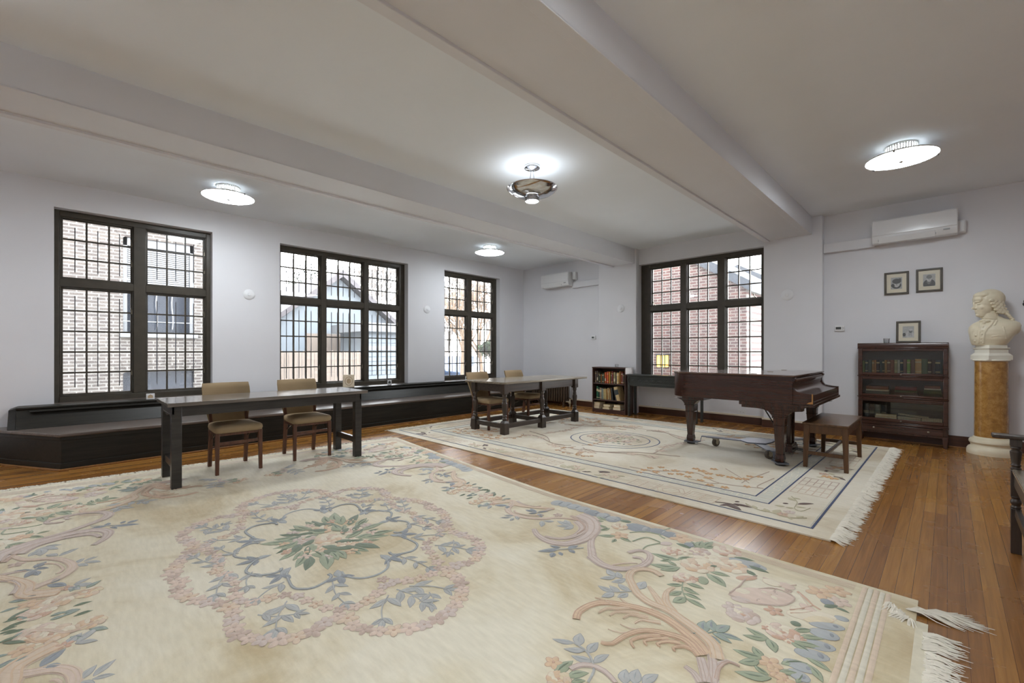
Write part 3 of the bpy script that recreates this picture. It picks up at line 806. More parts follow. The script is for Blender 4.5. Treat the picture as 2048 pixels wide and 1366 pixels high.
# low bookshelf
bx0, bx1, by0, by1, bh = -5.105, -4.352, 7.46, 7.755, .905
w = (-4.73, 7.6, 0)
t = thing('low_bookshelf', 'low brown open bookshelf holding old books, standing against the pier', 'bookshelf', w)
for x in (bx0, bx1 - .02): MB().box(x, x + .02, by0, by1, 0, bh - .02).build('side_panel', M_shelf, t, .002, world=w)
MB().box(bx0 - .004, bx1 + .004, by0 - .006, by1, bh - .022, bh).build('top_board', M_shelfx, t, .002, world=w)
MB().box(bx0 + .02, bx1 - .02, by1 - .008, by1, .05, bh - .02).build('back_panel', M_shelfx, t, world=w)
SH = (.075, .262, .585)
for z in SH: MB().box(bx0 + .02, bx1 - .02, by0 + .004, by1 - .008, z - .02, z).build('shelf', M_shelfx, t, .002, world=w)
MB().box(bx0 + .02, bx1 - .02, by0 + .006, by0 + .02, 0, .056).build('kick_board', M_shelfx, t, .002, world=w)
top = [((92, 80, 76), .032, .235), ((92, 80, 76), .024, .24), ((84, 84, 60), .022, .212), ((62, 70, 62), .02, .19), ((176, 120, 66), .014, .175), ((62, 70, 62), .026, .188), ((84, 84, 60), .024, .195), ((214, 104, 62), .026, .215), ((196, 78, 48), .024, .225), ((214, 104, 62), .018, .232), ((200, 150, 66), .03, .228), ((70, 70, 66), .02, .19), ((122, 50, 44), .03, .24), ((160, 148, 112), .034, .222), ((110, 104, 98), .03, .21), ((212, 176, 112), .036, .215), ((176, 120, 66), .022, .245), ((140, 72, 56), .036, .235), ((78, 60, 54), .032, .205), ((212, 176, 112), .02, .13)]
x = bx0 + .032
tot = sum(b[1] for b in top); gap = (bx1 - bx0 - .06 - tot) / (len(top) - 1)
for i, (c, tk, h_) in enumerate(top):
    bands = [(.12, .17), (.78, .84)] if i % 3 != 1 else ([(.2, .45)] if i % 2 else None)
    put_book('book', tk, h_, .16, c, T(x + tk / 2, by0 + .05 + .01 * (i % 3), SH[2]), f'{cname(c)} book, {ORD[i]} from the left on the top shelf of the low bookshelf', 'books on the low bookshelf top shelf', bands, (226, 214, 190) if i % 2 else (190, 160, 100))
    x += tk + gap
mid = [((38, 96, 70), .036, .255, 0), ((24, 58, 46), .034, .235, 0), ((150, 128, 110), .036, .228, 0), ((120, 130, 124), .046, .215, 0), ((208, 186, 132), .018, .21, .02), ((208, 186, 132), .022, .215, .05), ((182, 140, 88), .022, .21, .05), ((190, 164, 118), .024, .235, .09), ((182, 140, 88), .022, .225, .10), ((40, 42, 44), .036, .235, .10), ((40, 42, 44), .04, .24, .20), ((190, 164, 118), .075, .285, .26)]
x = bx0 + .07
for i, (c, tk, h_, a) in enumerate(mid):
    a_ = -a
    xx = x + tk / 2 / math.cos(a)
    # lean to the left: rotate about the lower right edge
    M_ = T(x + tk * math.cos(a), by0 + (.05 if i < 11 else .012), SH[1] + .0005 + (0 if a == 0 else 0)) @ roty(a_) @ T(-tk / 2, 0, 0)
    if a: M_ = T(0, 0, tk * math.sin(a) * 0 ) @ M_
    lab = f'{cname(c)} book, {ORD[i]} from the left on the middle shelf of the low bookshelf' if i < 11 else 'thick beige volume leaning at the right end of the low bookshelf, dark title on spine'
    put_book('book', tk, h_, .17 if i < 11 else .2, c, M_, lab, 'books on the low bookshelf middle shelf', ([(.45, .8)] if i == 11 else [(.1, .15), (.6, .8)] if i in (0, 1, 2, 7) else None), (52, 60, 62) if i == 11 else (206, 190, 150))
    x += tk * math.cos(a) + .004 + (.03 if i == 9 else 0) + (.012 if a else 0)
piles = [(-5.035, [((208, 186, 132), .045, .15), ((250, 214, 200), .026, .15), ((190, 164, 118), .05, .155)], 'left'), (-4.80, [((208, 186, 132), .04, .15), ((190, 164, 118), .022, .12), ((208, 186, 132), .028, .16)], 'middle'), (-4.56, [((232, 204, 150), .05, .14), ((204, 150, 110), .05, .165)], 'right')]
for xc, L, nm in piles:
    z = SH[0]
    nn = len(L)
    for i, (c, tk, ln) in enumerate(L[::-1]):
        pos = ('bottom' if i == 0 else 'top' if i == nn - 1 else 'middle')
        M_ = T(xc - ln / 2 + .006 * i, by0 + .03, z + tk / 2) @ roty(PI / 2) @ T(0, 0, 0)
        # lie flat, long pages towards the room
        m = MB(); m.box(0, ln, 0, .2, 0, .003, 0); m.box(0, ln, 0, .2, tk - .003, tk, 0); m.box(.002, ln - .004, .004, .197, .003, tk - .003, 1); m.box(0, ln, .197, .2, .003, tk - .003, 0)
        o = m.build('book', [cloth(c), M_paper], None, 0); o.location = (xc - ln / 2 + .004 * i, by0 + .025 + .006 * i, z + .0005)
        tag(o, f'{cname(c)} book at the {pos} of the {nm} pile, bottom shelf of the low bookshelf', 'book', 'books lying on the low bookshelf bottom shelf')
        z += tk + .0008
o = MB().lathe([(.03, 0), (.033, .004), (.036, .05), (.038, .055), (.036, .055), (.033, .006), (0, .006)], 20, cap=False).build('glass_tumbler', glass_mat('tumbler_glass', (1, 1, 1, 1), haze=.2))
o.location = (-4.66, 7.66, bh); tag(o, 'small clear glass standing on top of the low bookshelf', 'glass')

# glass door stacking bookcase
fx0, fx1, fy0, fy1 = -.878, .010, 7.68, 7.895
w = (-.43, 7.8, 0)
t = thing('barrister_bookcase', 'dark mahogany stacking bookcase with three glass doors, between piano and marble column', 'bookcase', w)
m = MB()
for x, s in ((fx0, 1), (fx1, -1)):
    m.hexa([(x + s * .014, fy0 + .005), (x + s * .045, fy0 + .005), (x + s * .045, fy0 + .04), (x + s * .014, fy0 + .04)][::s], 0, [(x, fy0), (x + s * .055, fy0), (x + s * .055, fy0 + .045), (x, fy0 + .045)][::s], .13)
    m.box(min(x, x + s * .045), max(x, x + s * .045), fy1 - .045, fy1, 0, .13)
m.box(fx0, fx1, fy0 + .004, fy1, .125, .15)
m.box(fx0, fx1, fy0 + .03, fy1, .15, .245)
m.build('base', M_bcz, t, .003, world=w)
dr = MB().box(fx0 + .045, fx1 - .045, fy0 - .002, fy0 + .03, .148, .235).build('drawer', M_bc, t, .004, world=w)
m = MB()
for x in (-.705, -.169): m.lathe([(.004, 0), (.004, .012), (.011, .018), (.011, .024), (.006, .028)], 12, 0, T(x - w[0], fy0 - .002 - w[1], .195) @ rotx(PI / 2))
m.build('knob', M_brass, dr)
m = MB(); m.box(fx0 - .004, fx1 + .004, fy0 - .008, fy1, .245, .262); m.box(fx0, fx1, fy0 - .002, fy1, .262, .278); m.build('base_moulding', M_bc, t, .004, world=w)
secs = [(.278, .612, .325, .545), (.612, .894, .645, .842), (.894, 1.268, .932, 1.222)]
for i, (z0, z1, g0, g1) in enumerate(secs):
    nm = ('lowest', 'middle', 'top')[i]
    m = MB()
    m.box(fx0, fx0 + .018, fy0 + .012, fy1, z0, z1 - .012); m.box(fx1 - .018, fx1, fy0 + .012, fy1, z0, z1 - .012)
    m.box(fx0, fx1, fy0 + .012, fy1, z1 - .014, z1); m.box(fx0 + .018, fx1 - .018, fy0 + .03, fy1, z0, z0 + .03)
    m.box(fx0 - .005, fx1 + .005, fy0 - .008, fy0 + .02, z1 - .014, z1)
    m.box(fx0 + .018, fx1 - .018, fy1 - .01, fy1, z0 + .03, z1 - .014, 1)
    m.build('section', [M_bcz, M_bcback], t, .003, world=w)
    m = MB(); gx0, gx1 = -.828, -.036
    a0, a1 = fx0 + .004, fx1 - .004
    m.box(a0, gx0, fy0 - .002, fy0 + .018, z0 + .004, z1 - .016); m.box(gx1, a1, fy0 - .002, fy0 + .018, z0 + .004, z1 - .016)
    m.box(gx0, gx1, fy0 - .002, fy0 + .018, z0 + .004, g0); m.box(gx0, gx1, fy0 - .002, fy0 + .018, g1, z1 - .016)
    d = m.build('glass_door', M_bc, t, .004, world=w)
    MB().box(gx0 - .004, gx1 + .004, fy0 + .006, fy0 + .009, g0 - .004, g1 + .004).build('pane', M_bcglass, d, world=w)
    m = MB(); m.lathe([(.003, 0), (.003, .008), (.009, .012), (.008, .018)], 10, 0, T(-.432 - w[0], fy0 - .002 - w[1], (z0 + g0) / 2 + .002) @ rotx(PI / 2)); m.build('knob', M_brass, d)
m = MB(); m.box(fx0 - .004, fx1 + .004, fy0 - .006, fy1, 1.268, 1.276)
n = 8; prof = [(fy0 - .004, 1.276), (fy0 - .006, 1.30), (fy0 - .004, 1.318), (fy0 + .006, 1.33), (fy1, 1.33), (fy1, 1.276)]
m.loft([[(fx0 - .004, y, z) for y, z in prof], [(fx1 + .004, y, z) for y, z in prof]])
m.build('top_board', M_bc, t, .003, world=w)
up = [((118, 138, 72), .028, .165), ((44, 66, 64), .032, .172), ((86, 96, 88), .042, .178), ((172, 128, 70), .024, .172), ((176, 120, 66), .022, .176), ((44, 36, 44), .034, .175), ((44, 66, 64), .026, .165), ((50, 62, 50), .024, .182), ((172, 128, 70), .026, .176), ((112, 72, 46), .034, .18), ((134, 78, 54), .04, .178), ((158, 156, 116), .032, .182), ((190, 190, 176), .026, .18), ((40, 58, 66), .03, .178), ((124, 92, 78), .036, .19), ((142, 176, 92), .036, .185), ((120, 88, 70), .044, .182), ((196, 156, 96), .064, .195), ((80, 96, 66), .06, .198), ((60, 42, 34), .034, .19), ((60, 42, 34), .036, .18), ((48, 54, 60), .046, .185), ((34, 56, 52), .03, .19)]
tot = sum(b[1] for b in up); x = -.832; k = (.80 - .002 * len(up)) / tot
for i, (c, tk, h_) in enumerate(up):
    tk *= k
    put_book('book', tk, h_, .135, c, T(x + tk / 2, fy0 + .045, .9245), f'{cname(c)} book, {ORD[i]} from the left behind the top glass door', 'books behind the top glass door', [(.15, .2), (.75, .85)] if i % 2 else None, (200, 184, 140) if i != 12 else (60, 60, 60))
    x += tk + .002
def flat_book(x0, x1, z, tk, c, label, group, d=.14, y=fy0 + .045, pages=True):
    m = MB(); m.box(0, x1 - x0, 0, d, 0, .003, 0); m.box(0, x1 - x0, 0, d, tk - .003, tk, 0)
    m.box(.002, x1 - x0 - .002, .003, d - .002, .003, tk - .003, 1 if pages else 0)
    if not pages: m.box(0, x1 - x0, 0, .004, 0, tk, 0)
    o = m.build('book', [cloth(c), M_paper]); o.location = (x0, y, z); return tag(o, label, 'book', group)
z0 = .6425
for nm, x0, x1, L in (('left', -.80, -.55, [((86, 96, 88), .04, 0), ((190, 190, 176), .02, 1), ((134, 78, 54), .045, 0)]), ('middle', -.50, -.27, [((60, 42, 34), .035, 0), ((80, 96, 66), .03, 0), ((122, 50, 44), .045, 0)]), ('right', -.22, .0 - .045, [((50, 62, 50), .035, 0), ((80, 96, 66), .05, 0), ((190, 190, 176), .016, 1), ((134, 78, 54), .035, 0)])):
    z = z0
    for i, (c, tk, pg) in enumerate(L):
        flat_book(x0 + .004 * i, x1 - .006 * i, z, tk - .0006, c, f'{cname(c)} book, {ORD[i]} from the bottom of the {nm} pile behind the middle glass door', 'books lying behind the middle glass door', pages=bool(pg)); z += tk
z0 = .3085
for i, (c, tk, h_) in enumerate([((48, 54, 60), .055, .19), ((60, 42, 34), .055, .185), ((86, 96, 88), .055, .18), ((48, 54, 60), .05, .175)]):
    put_book('book', tk, h_, .07, c, T(-.80 + .062 * i, fy0 + .125, z0), f'{cname(c)} volume, {ORD[i]} from the left at the back behind the lowest glass door', 'volumes at the back behind the lowest glass door', [(.3, .5)], (150, 146, 130))
def notebook(x0, x1, z, tk, label, rot=0.0, d=.1, y=fy0 + .03):
    root = thing('notebook', label, 'notebook', (x0, y, z), 0, 'notebooks behind the lowest glass door'); root.rotation_euler = (0, rot, 0)
    L = x1 - x0
    MB().box(0, L, 0, d, 0, tk).build('pages', M_paper, root, .001)
    m = MB()
    n = int(L / .012)
    for k in range(n): m.tube([(.006 + k * .012 + .004 * math.cos(a) * 0, -.003 + .006 * math.cos(a) * .5, tk / 2 + (tk / 2 + .002) * math.sin(a)) for a in [2 * PI * j / 8 for j in range(8)]], .0012, 5, closed=True)
    m.build('spiral_binding', M_black, root)
    return root
flat_book(-.70, -.475, z0, .038, (212, 176, 112), 'long tan box file lying at the left behind the lowest glass door', 'box files behind the lowest glass door', d=.085, y=fy0 + .03)
flat_book(-.69, -.48, z0 + .0385, .028, (208, 186, 132), 'cream box file on top of the tan one behind the lowest glass door', 'box files behind the lowest glass door', d=.085, y=fy0 + .03)
for i in range(2): notebook(-.465, -.245, z0 + .026 * i, .0245, f'spiral notebook, {("bottom", "upper")[i]} one of the middle stack behind the lowest glass door')
for i in range(2): notebook(-.235, -.045, z0 + .026 * i, .0245, f'spiral notebook, {("bottom", "upper")[i]} one of the right stack behind the lowest glass door')
notebook(-.462, -.17, z0 + .075, .012, 'cream notebook lying tilted across the two notebook stacks behind the lowest glass door', rot=.075)
o = MB().lathe([(.028, 0), (.03, .003), (.034, .06), (.036, .064), (.034, .064), (.03, .005), (0, .005)], 20, cap=False).build('glass_tumbler', glass_mat('tumbler_glass_b', (1, 1, 1, 1), haze=.2))
o.location = (-.585, 7.80, 1.33); tag(o, 'small clear glass standing beside the photograph on the glass-door bookcase', 'glass')

# ------------------------------------------------------------------ framed portraits
def portrait(name, label, loc, W, H, style, lean=0.0):
    """local x across, z up, facing -Y; origin at the bottom centre of the back"""
    t = thing(name, label, 'picture', loc); t.rotation_euler = (lean, 0, 0)
    m = MB(); fw = .024
    for a, b_, c, d_ in ((-W / 2, W / 2, 0, fw), (-W / 2, W / 2, H - fw, H), (-W / 2, -W / 2 + fw, fw, H - fw), (W / 2 - fw, W / 2, fw, H - fw)): m.box(a, b_, -.024, 0, c, d_)
    m.build('frame', M_portblk, t, .003)
    MB().box(-W / 2 + fw - .002, W / 2 - fw + .002, -.010, -.004, fw - .002, H - fw + .002).build('mat_board', M_mat, t)
    # small black and white portrait made of flat tones
    pw, ph = W * .46, H * .52; y = -.0105
    m = MB(); cz = H / 2
    def disc(cx, cz_, rx, rz_, dep, mi, n=20, a0=0, a1=2 * PI):
        pts = [(cx + rx * math.cos(a0 + (a1 - a0) * k / n), cz_ + rz_ * math.sin(a0 + (a1 - a0) * k / n)) for k in range(n)]
        pts = [(max(-pw / 2, min(pw / 2, px)), max(cz - ph / 2, min(cz + ph / 2, pz))) for px, pz in pts]
        m.add([(px, y - dep, pz) for px, pz in pts], [list(range(n))], mi)
    m.box(-pw / 2, pw / 2, y - .0005, y, cz - ph / 2, cz + ph / 2, 0)
    s = pw
    if style == 0:
        disc(.0, cz - .03, s * .42, ph * .28, .001, 3); disc(.02 * s, cz - .02 * s, s * .30, ph * .33, .0014, 1); disc(.02 * s, cz + .23 * s, s * .40, ph * .22, .0018, 3); disc(.3 * s, cz + .42 * s, s * .12, ph * .1, .002, 3); disc(-.32 * s, cz - .25 * s, s * .16, ph * .14, .0022, 3)
        e = cz + .02 * s
    elif style == 1:
        disc(.0, cz - .45 * s, s * .5, ph * .42, .001, 3); disc(-.02 * s, cz - .12 * s, s * .18, ph * .25, .0012, 2); disc(.0, cz + .16 * s, s * .21, ph * .26, .0014, 1); disc(0, cz + .36 * s, s * .24, ph * .16, .0018, 2)
        e = cz + .18 * s
    else:
        disc(.15 * s, cz - .42 * s, s * .36, ph * .42, .001, 1); disc(.2 * s, cz + .12 * s, s * .17, ph * .2, .0014, 2); disc(.22 * s, cz + .24 * s, s * .18, ph * .1, .0018, 1); disc(-.36 * s, cz - .32 * s, s * .14, ph * .16, .002, 3)
        for k in range(4): disc(.02 * s + k * .08 * s, cz - .3 * s, s * .012, ph * .2, .0022, 3)
        e = cz + .14 * s
    fx_ = (.02, 0, .2)[style] * s; q = (.12, .08, .065)[style] * s
    for d_ in (-1, 1): disc(fx_ + d_ * q, e, q * .42, q * .22, .0026, 3, 10)
    disc(fx_, e - q * .9, q * .2, q * .35, .0026, 2, 10); disc(fx_, e - q * 1.75, q * .6, q * .2, .0026, 3, 10)
    m.build('photograph', [TONES[0], TONES[1], TONES[2], TONES[3]], t, fix=False)
    MB().box(-W / 2 + fw - .002, W / 2 - fw + .002, -.016, -.0145, fw - .002, H - fw + .002).build('glazing', M_picglass, t)
    return t
TONES = [plain('photo_tone_%d' % i, S(v, v - 3, v - 8), .6, var=.12, vs=60) for i, v in enumerate((176, 196, 108, 40))]
M_picglass = glass_mat('picture_glass', rough=.35)
portrait('picture_frame', 'left wooden framed portrait on the wall, its sitter with dark upswept hair', (-.49, YB - .001, 1.99), .252, .305, 0)
portrait('picture_frame', 'right wooden framed portrait on the wall, its sitter in dark clothes', (-.168, YB - .001, 1.998), .254, .302, 1)
portrait('picture_frame', 'framed photograph standing on top of the glass-door bookcase, leaning on the wall', (-.37, YB - .034, 1.331), .245, .293, 2, lean=-.10)

# ------------------------------------------------------------------ split air conditioners
def aircon(label, x0, x1, z0, z1, y):
    t = thing('air_conditioner', label, 'air conditioner', ((x0 + x1) / 2, y, z0)); W = x1 - x0; H = z1 - z0
    prof = [(0, .02), (-.11, 0), (-.185, .012), (-.205, .04), (-.215, H * .3), (-.218, H - .02), (-.205, H), (0, H)]
    MB().loft([[(-W / 2, a, b_) for a, b_ in prof], [(W / 2, a, b_) for a, b_ in prof]]).build('housing', M_white, t, .008)
    MB().box(-W / 2 + .004, W / 2 - .004, -.226, -.214, H * .33, H - .014).build('front_panel', M_whitegloss, t, .005)
    m = MB(); m.hexa([(-W / 2 + .07, -.2), (W / 2 - .2, -.2), (W / 2 - .2, -.12), (-W / 2 + .07, -.12)], .002, [(-W / 2 + .07, -.224), (W / 2 - .2, -.224), (W / 2 - .2, -.15), (-W / 2 + .07, -.15)], H * .24)
    m.build('air_flap', M_white, t, .004)
    MB().box(-W / 2 + .065, W / 2 - .195, -.2075, -.19, .03, H * .255).build('outlet_slot', M_grey, t)
    MB().box(W / 2 - .13, W / 2 - .07, -.2165, -.21, H * .2, H * .26).build('display', M_grey, t, .002)
    return t
aircon('white split air conditioner high on the wall above the two framed portraits', -.73, .094, 2.672, 2.99, YB)
aircon('white split air conditioner high on the wall in the far corner above the radiator', -6.69, -5.90, 2.665, 2.975, YB)
o = MB().box(.06, .168, YB - .09, YB + .003, 2.70, 2.86).build('junction_box', M_white, None, .02, seg=3); tag(o, 'white box behind the right end of the air conditioner over the portraits', 'box')
o = MB().box(-5.89, -5.80, YB - .09, YB + .003, 2.80, 2.97).build('junction_box', M_white, None, .015, seg=3); tag(o, 'small white box at the right end of the corner air conditioner', 'box')
o = MB().box(-1.30, -.715, YB - .075, YB + .003, 2.665, 2.80).build('pipe_cover', M_wall, None, .006); tag(o, 'painted pipe duct from pier to the air conditioner over the portraits', 'duct')
o = MB().box(-5.90, -5.185, YB - .075, YB + .003, 2.62, 2.745).build('pipe_cover', M_wall, None, .006); tag(o, 'painted pipe duct from pier to the corner air conditioner', 'duct')

# thermostats
def thermo(label, x, z, y, W=.125, H=.085):
    t = thing('thermostat', label, 'thermostat', (x, y + .003, z))
    MB().box(-W / 2, W / 2, -.028, 0, -H / 2, H / 2).build('body', M_white, t, .012, seg=3)
    MB().box(-W * .36, W * .14, -.0295, -.02, -H * .18, H * .24).build('screen', M_screen, t, .001)
    m = MB()
    for dx, dz in ((.28, .16), (.28, -.12), (.36, .02)): m.lathe([(.005, 0), (.005, .004), (.003, .005)], 10, 0, T(W * dx, -.0275, H * dz) @ rotx(PI / 2))
    m.build('buttons', M_grey, t)
thermo('white thermostat on the wall left of the glass-door bookcase', -1.113, 1.553, YB)
thermo('small white thermostat on the wall above the low bookshelf', -5.375, 1.512, YB if False else YB, .11, .085)

# round blank plates on the walls
def plate(label, M_, r=.078):
    t = MB().lathe([(r, 0), (r, .004), (r * .92, .010), (r * .6, .014), (r * .3, .02), (r * .26, .026), (.004, .028)], 32, 0, M_)
    o = t.build('round_wall_plate', M_plate, None); return tag(o, label, 'wall plate', 'round white wall plates')
A_ = lambda y, z: T(XA, y, z) @ roty(PI / 2)
B_ = lambda x, z: T(x, YP, z) @ rotx(PI / 2)
plate('round white plate on the wall between the two-bay brick-view window and the middle window', A_(1.908, 2.072))
plate('round white plate on the window wall between the middle window and the far window', A_(5.086, 2.062))
plate('round white plate on the pier above the low bookshelf', B_(-4.65, 2.077))
plate('round white plate on the pier right of the piano window', B_(-1.752, 2.087), .085)
def outlet(label, x, z, y):
    t = thing('wall_outlet', label, 'outlet', (x, y, z))
    MB().box(-.06, .06, -.008, 0, -.037, .037).build('cover_plate', M_white, t, .003)
    m = MB()
    for dx in (-.022, .022):
        m.lathe([(.016, 0), (.016, .003), (.014, .004)], 14, 0, T(dx, -.007, 0) @ rotx(PI / 2))
        for q in (-.005, .005): m.box(dx + q - .0012, dx + q + .0012, -.0118, -.0105, -.006, .006, 1)
    m.build('sockets', [M_white, M_black], t)
outlet('white wall outlet low on the wall under the carved console', -3.91, .20, YB)
outlet('white wall outlet above the scuffed baseboard behind the piano', -2.435, .207, YB)

# radiator
w = (-6.5, 7.72, 0)
t = thing('radiator', 'old bronze-painted cast iron radiator in the far corner behind the oak table', 'radiator', w)
n = 17; px = .066
for k in range(n):
    x = -5.975 - k * px; m = MB()
    for dy in (-.07, 0, .07):
        m.tube([(x, 7.72 + dy, z) for z in (.10, .14, .2, .34, .48, .53, .57)], [.018, .026, .022, .022, .022, .026, .016], 10)
    m.ell((x, 7.72, .125), (.029, .10, .035), n=12, m=8); m.ell((x, 7.72, .545), (.029, .10, .035), n=12, m=8)
    if k in (0, n - 1):
        for dy in (-.075, .075): m.post(x, 7.72 + dy, 0, .11, .05, .035)
    m.build('section', M_rad, t, world=w)
m = MB(); vx = -5.87
m.tube([(vx + .02, 7.70, 0), (vx + .02, 7.70, .10)], .016, 10); m.lathe([(.02, .06), (.03, .075), (.03, .10), (.024, .12), (.018, .15), (.012, .16), (.012, .19)], 14, 0, T(vx + .02, 7.70, 0))
m.tube([(vx + .02, 7.70, .11), (vx - .10, 7.70, .11)], .017, 10)
m.build('valve', M_caster, t, world=w)
MB().lathe([(.01, .19), (.03, .192), (.03, .2), (.01, .205)], 14, 0, T(vx + .02, 7.70, 0)).build('valve_wheel', M_black, t, world=w)

# ------------------------------------------------------------------ marble column and bust
w = (.369, 7.70, 0)
t = thing('marble_column', 'yellow marble column pedestal with white base and cap, carrying a bust', 'pedestal', w)
MB().lathe([(.206, 0), (.207, .03), (.204, .055), (.192, .08), (.178, .088), (.172, .10), (.172, .115), (.178, .122), (.188, .138), (.186, .16), (.174, .178), (.156, .186), (.150, .20), (.141, .206)], 56).build('base', M_stone, t)
MB().lathe([(.141, .205), (.140, .6), (.138, 1.105)], 56).build('shaft', M_marble, t)
m = MB(); m.lathe([(.139, 1.100), (.150, 1.104), (.156, 1.112), (.150, 1.122)], 56)
m.build('cap', M_plinth, t)
m = MB(); R = rotz(math.radians(36))
def sq(a, z0, b_, z1): m.hexa([(-a, -a), (a, -a), (a, a), (-a, a)], z0, [(-b_, -b_), (b_, -b_), (b_, b_), (-b_, b_)], z1, 0, R)
sq(.122, 1.118, .122, 1.17); sq(.122, 1.17, .100, 1.20); sq(.098, 1.20, .098, 1.238); sq(.098, 1.238, .108, 1.252); sq(.108, 1.252, .108, 1.262); sq(.092, 1.262, .092, 1.292)
m.build('plinth', M_plinth, t, .002)

bu = thing('marble_bust', 'cream stone bust of a person with a curled wig and buttoned coat, on the column', 'bust', (.369, 7.70, 1.292))
m = MB()
# axes: x = picture right, y = away from the room; heights relative to the plinth
rings = []
for z, a, b_, hd, tc in ((0, -.155, .118, .085, .0), (.02, -.165, .135, .095, .0), (.07, -.176, .165, .108, -.005), (.13, -.184, .20, .115, -.005), (.18, -.190, .225, .115, 0), (.225, -.182, .24, .105, .005), (.262, -.150, .225, .09, .01), (.29, -.105, .165, .078, .015), (.315, -.07, .105, .068, .015), (.34, -.058, .075, .062, .012)):
    c = (a + b_) / 2; hw = (b_ - a) / 2
    rings.append([(c + hw * math.cos(q) * (abs(math.cos(q)) ** -.12 if abs(math.cos(q)) > .05 else 1), tc + hd * math.sin(q), z) for q in [2 * PI * k / 28 for k in range(28)]])
m.loft(rings)
# upper-arm stump on the picture right
m.ell((.175, .01, .20), (.062, .075, .085)); m.ell((-.135, .0, .17), (.055, .08, .09))
# neck and stock
m.lathe([(.078, 0), (.070, .04), (.066, .08), (.064, .12)], 24, 0, T(.0, .0, .275) @ roty(-.12))
for k in range(5): m.tube([(-.008 - k * .005 + (.074 - k * .002) * math.cos(q), (.072 - k * .001) * math.sin(q), .315 + k * .013 - .016 * math.cos(q)) for q in [2 * PI * j / 24 for j in range(24)]], .0085, 8, closed=True)
# head: yaw so that the face looks to the picture left and a little into the room
Hd = T(-.022, 0, .50) @ rotz(PI + math.radians(26)) @ roty(.08) @ Matrix.Scale(1.17, 4)     # local +X is the face direction
e = lambda c, r, M=Hd: m.ell(c, r, 0, M, 20, 14)
e((0, 0, .02), (.108, .084, .106))
e((.038, 0, -.035), (.074, .068, .105))          # face mass
e((.045, 0, -.085), (.060, .054, .060))          # jaw
e((.080, 0, .045), (.032, .062, .045))           # forehead
e((.095, 0, .020), (.020, .052, .011))           # brow ridge
e((.110, 0, -.012), (.014, .0115, .036)); e((.121, 0, -.038), (.016, .0135, .014))   # nose
e((.106, .016, -.043), (.011, .008, .009)); e((.106, -.016, -.043), (.011, .008, .009))
for s in (-1, 1):
    e((.088, s * .032, -.001), (.019, .016, .010))         # eyelids
    e((.095, s * .032, -.004), (.012, .012, .005))
    e((.072, s * .036, -.038), (.026, .026, .030))         # cheeks
e((.098, 0, -.074), (.013, .022, .006)); e((.097, 0, -.085), (.013, .019, .0065))     # lips
e((.082, 0, -.080), (.022, .032, .028))
e((.086, 0, -.112), (.022, .026, .020))          # chin
e((.050, 0, -.118), (.045, .045, .026))          # under chin
# hair: swept cap, rows of side curls and the queue
e((-.016, 0, .036), (.112, .093, .105)); e((.040, 0, .084), (.066, .074, .040))
e((-.045, 0, -.03), (.07, .085, .07))
for s in (-1, 1):
    for r_, (xx, zz, nn) in enumerate([(.020, .022, 4), (.010, -.010, 4), (.0, -.042, 4), (-.012, -.072, 4), (-.03, -.10, 3)]):
        for k in range(nn):
            cx_ = xx - k * .030; yy = s * (.083 - .010 * k * k * .25 - .003 * r_); zc_ = zz - .010 * k
            m.ell((0, 0, 0), (.0185, .015, .0150), 0, Hd @ T(cx_, yy, zc_), 12, 8)
            m.tube([(cx_ + .013 * math.cos(q), yy + s * .011, zc_ + .011 * math.sin(q)) for q in [2 * PI * j / 10 for j in range(10)]], .0035, 5, 0, Hd, closed=True)
for k in range(8):
    for s in (-1, 0, 1): m.ell((0, 0, 0), (.024 - .001 * k, .020, .0165), 0, T(.075 + .0135 * k, s * (.030 - .0035 * k), .445 - .021 * k) @ roty(.5), 12, 8)
# cravat knot and falls
m.ell((-.058, -.058, .292), (.028, .022, .02)); m.ell((-.03, -.072, .285), (.02, .02, .018)); m.ell((-.082, -.045, .288), (.018, .018, .016)); m.ell((-.058, -.07, .265), (.016, .014, .02))
# coat edges, waistcoat line and buttons on the chest
def fy(x, z):
    for r0, r1 in zip(rings, rings[1:]):
        if r0[0][2] <= z <= r1[0][2]:
            u = (z - r0[0][2]) / (r1[0][2] - r0[0][2])
            cx_ = [(min(p[0] for p in r) + max(p[0] for p in r)) / 2 for r in (r0, r1)]; hw = [(max(p[0] for p in r) - min(p[0] for p in r)) / 2 for r in (r0, r1)]
            hd = [(max(p[1] for p in r) - min(p[1] for p in r)) / 2 for r in (r0, r1)]; tc = [(max(p[1] for p in r) + min(p[1] for p in r)) / 2 for r in (r0, r1)]
            L = lambda q: q[0] * (1 - u) + q[1] * u
            k = max(0, 1 - ((x - L(cx_)) / L(hw)) ** 2)
            return L(tc) - L(hd) * math.sqrt(k)
    return -.1
line = lambda pts, r: m.tube([(x, fy(x, z) - .001, z) for x, z in pts], r, 8)
line([(-.088, .262), (-.092, .22), (-.095, .16), (-.10, .09), (-.105, .02)], .008)
line([(.02, .305), (.012, .27), (-.005, .235), (-.035, .195), (-.055, .15), (-.063, .09), (-.065, .02)], .009)
line([(.045, .29), (.03, .25), (.02, .23)], .007)
line([(.09, .21), (.10, .16), (.11, .11), (.115, .07)], .007)
line([(.0, .10), (.05, .11), (.10, .105)], .005)
for x, z in ((-.07, .215), (-.074, .172), (-.078, .13), (-.082, .085), (-.085, .045)): m.ell((x, fy(x, z) - .003, z), (.007, .006, .007), n=10, m=8)
for x, z in ((-.128, .115), (-.135, .05)): m.ell((x, fy(x, z) - .003, z), (.012, .009, .012), n=10, m=8)
o = m.build('bust', M_stone, bu, fix=False)
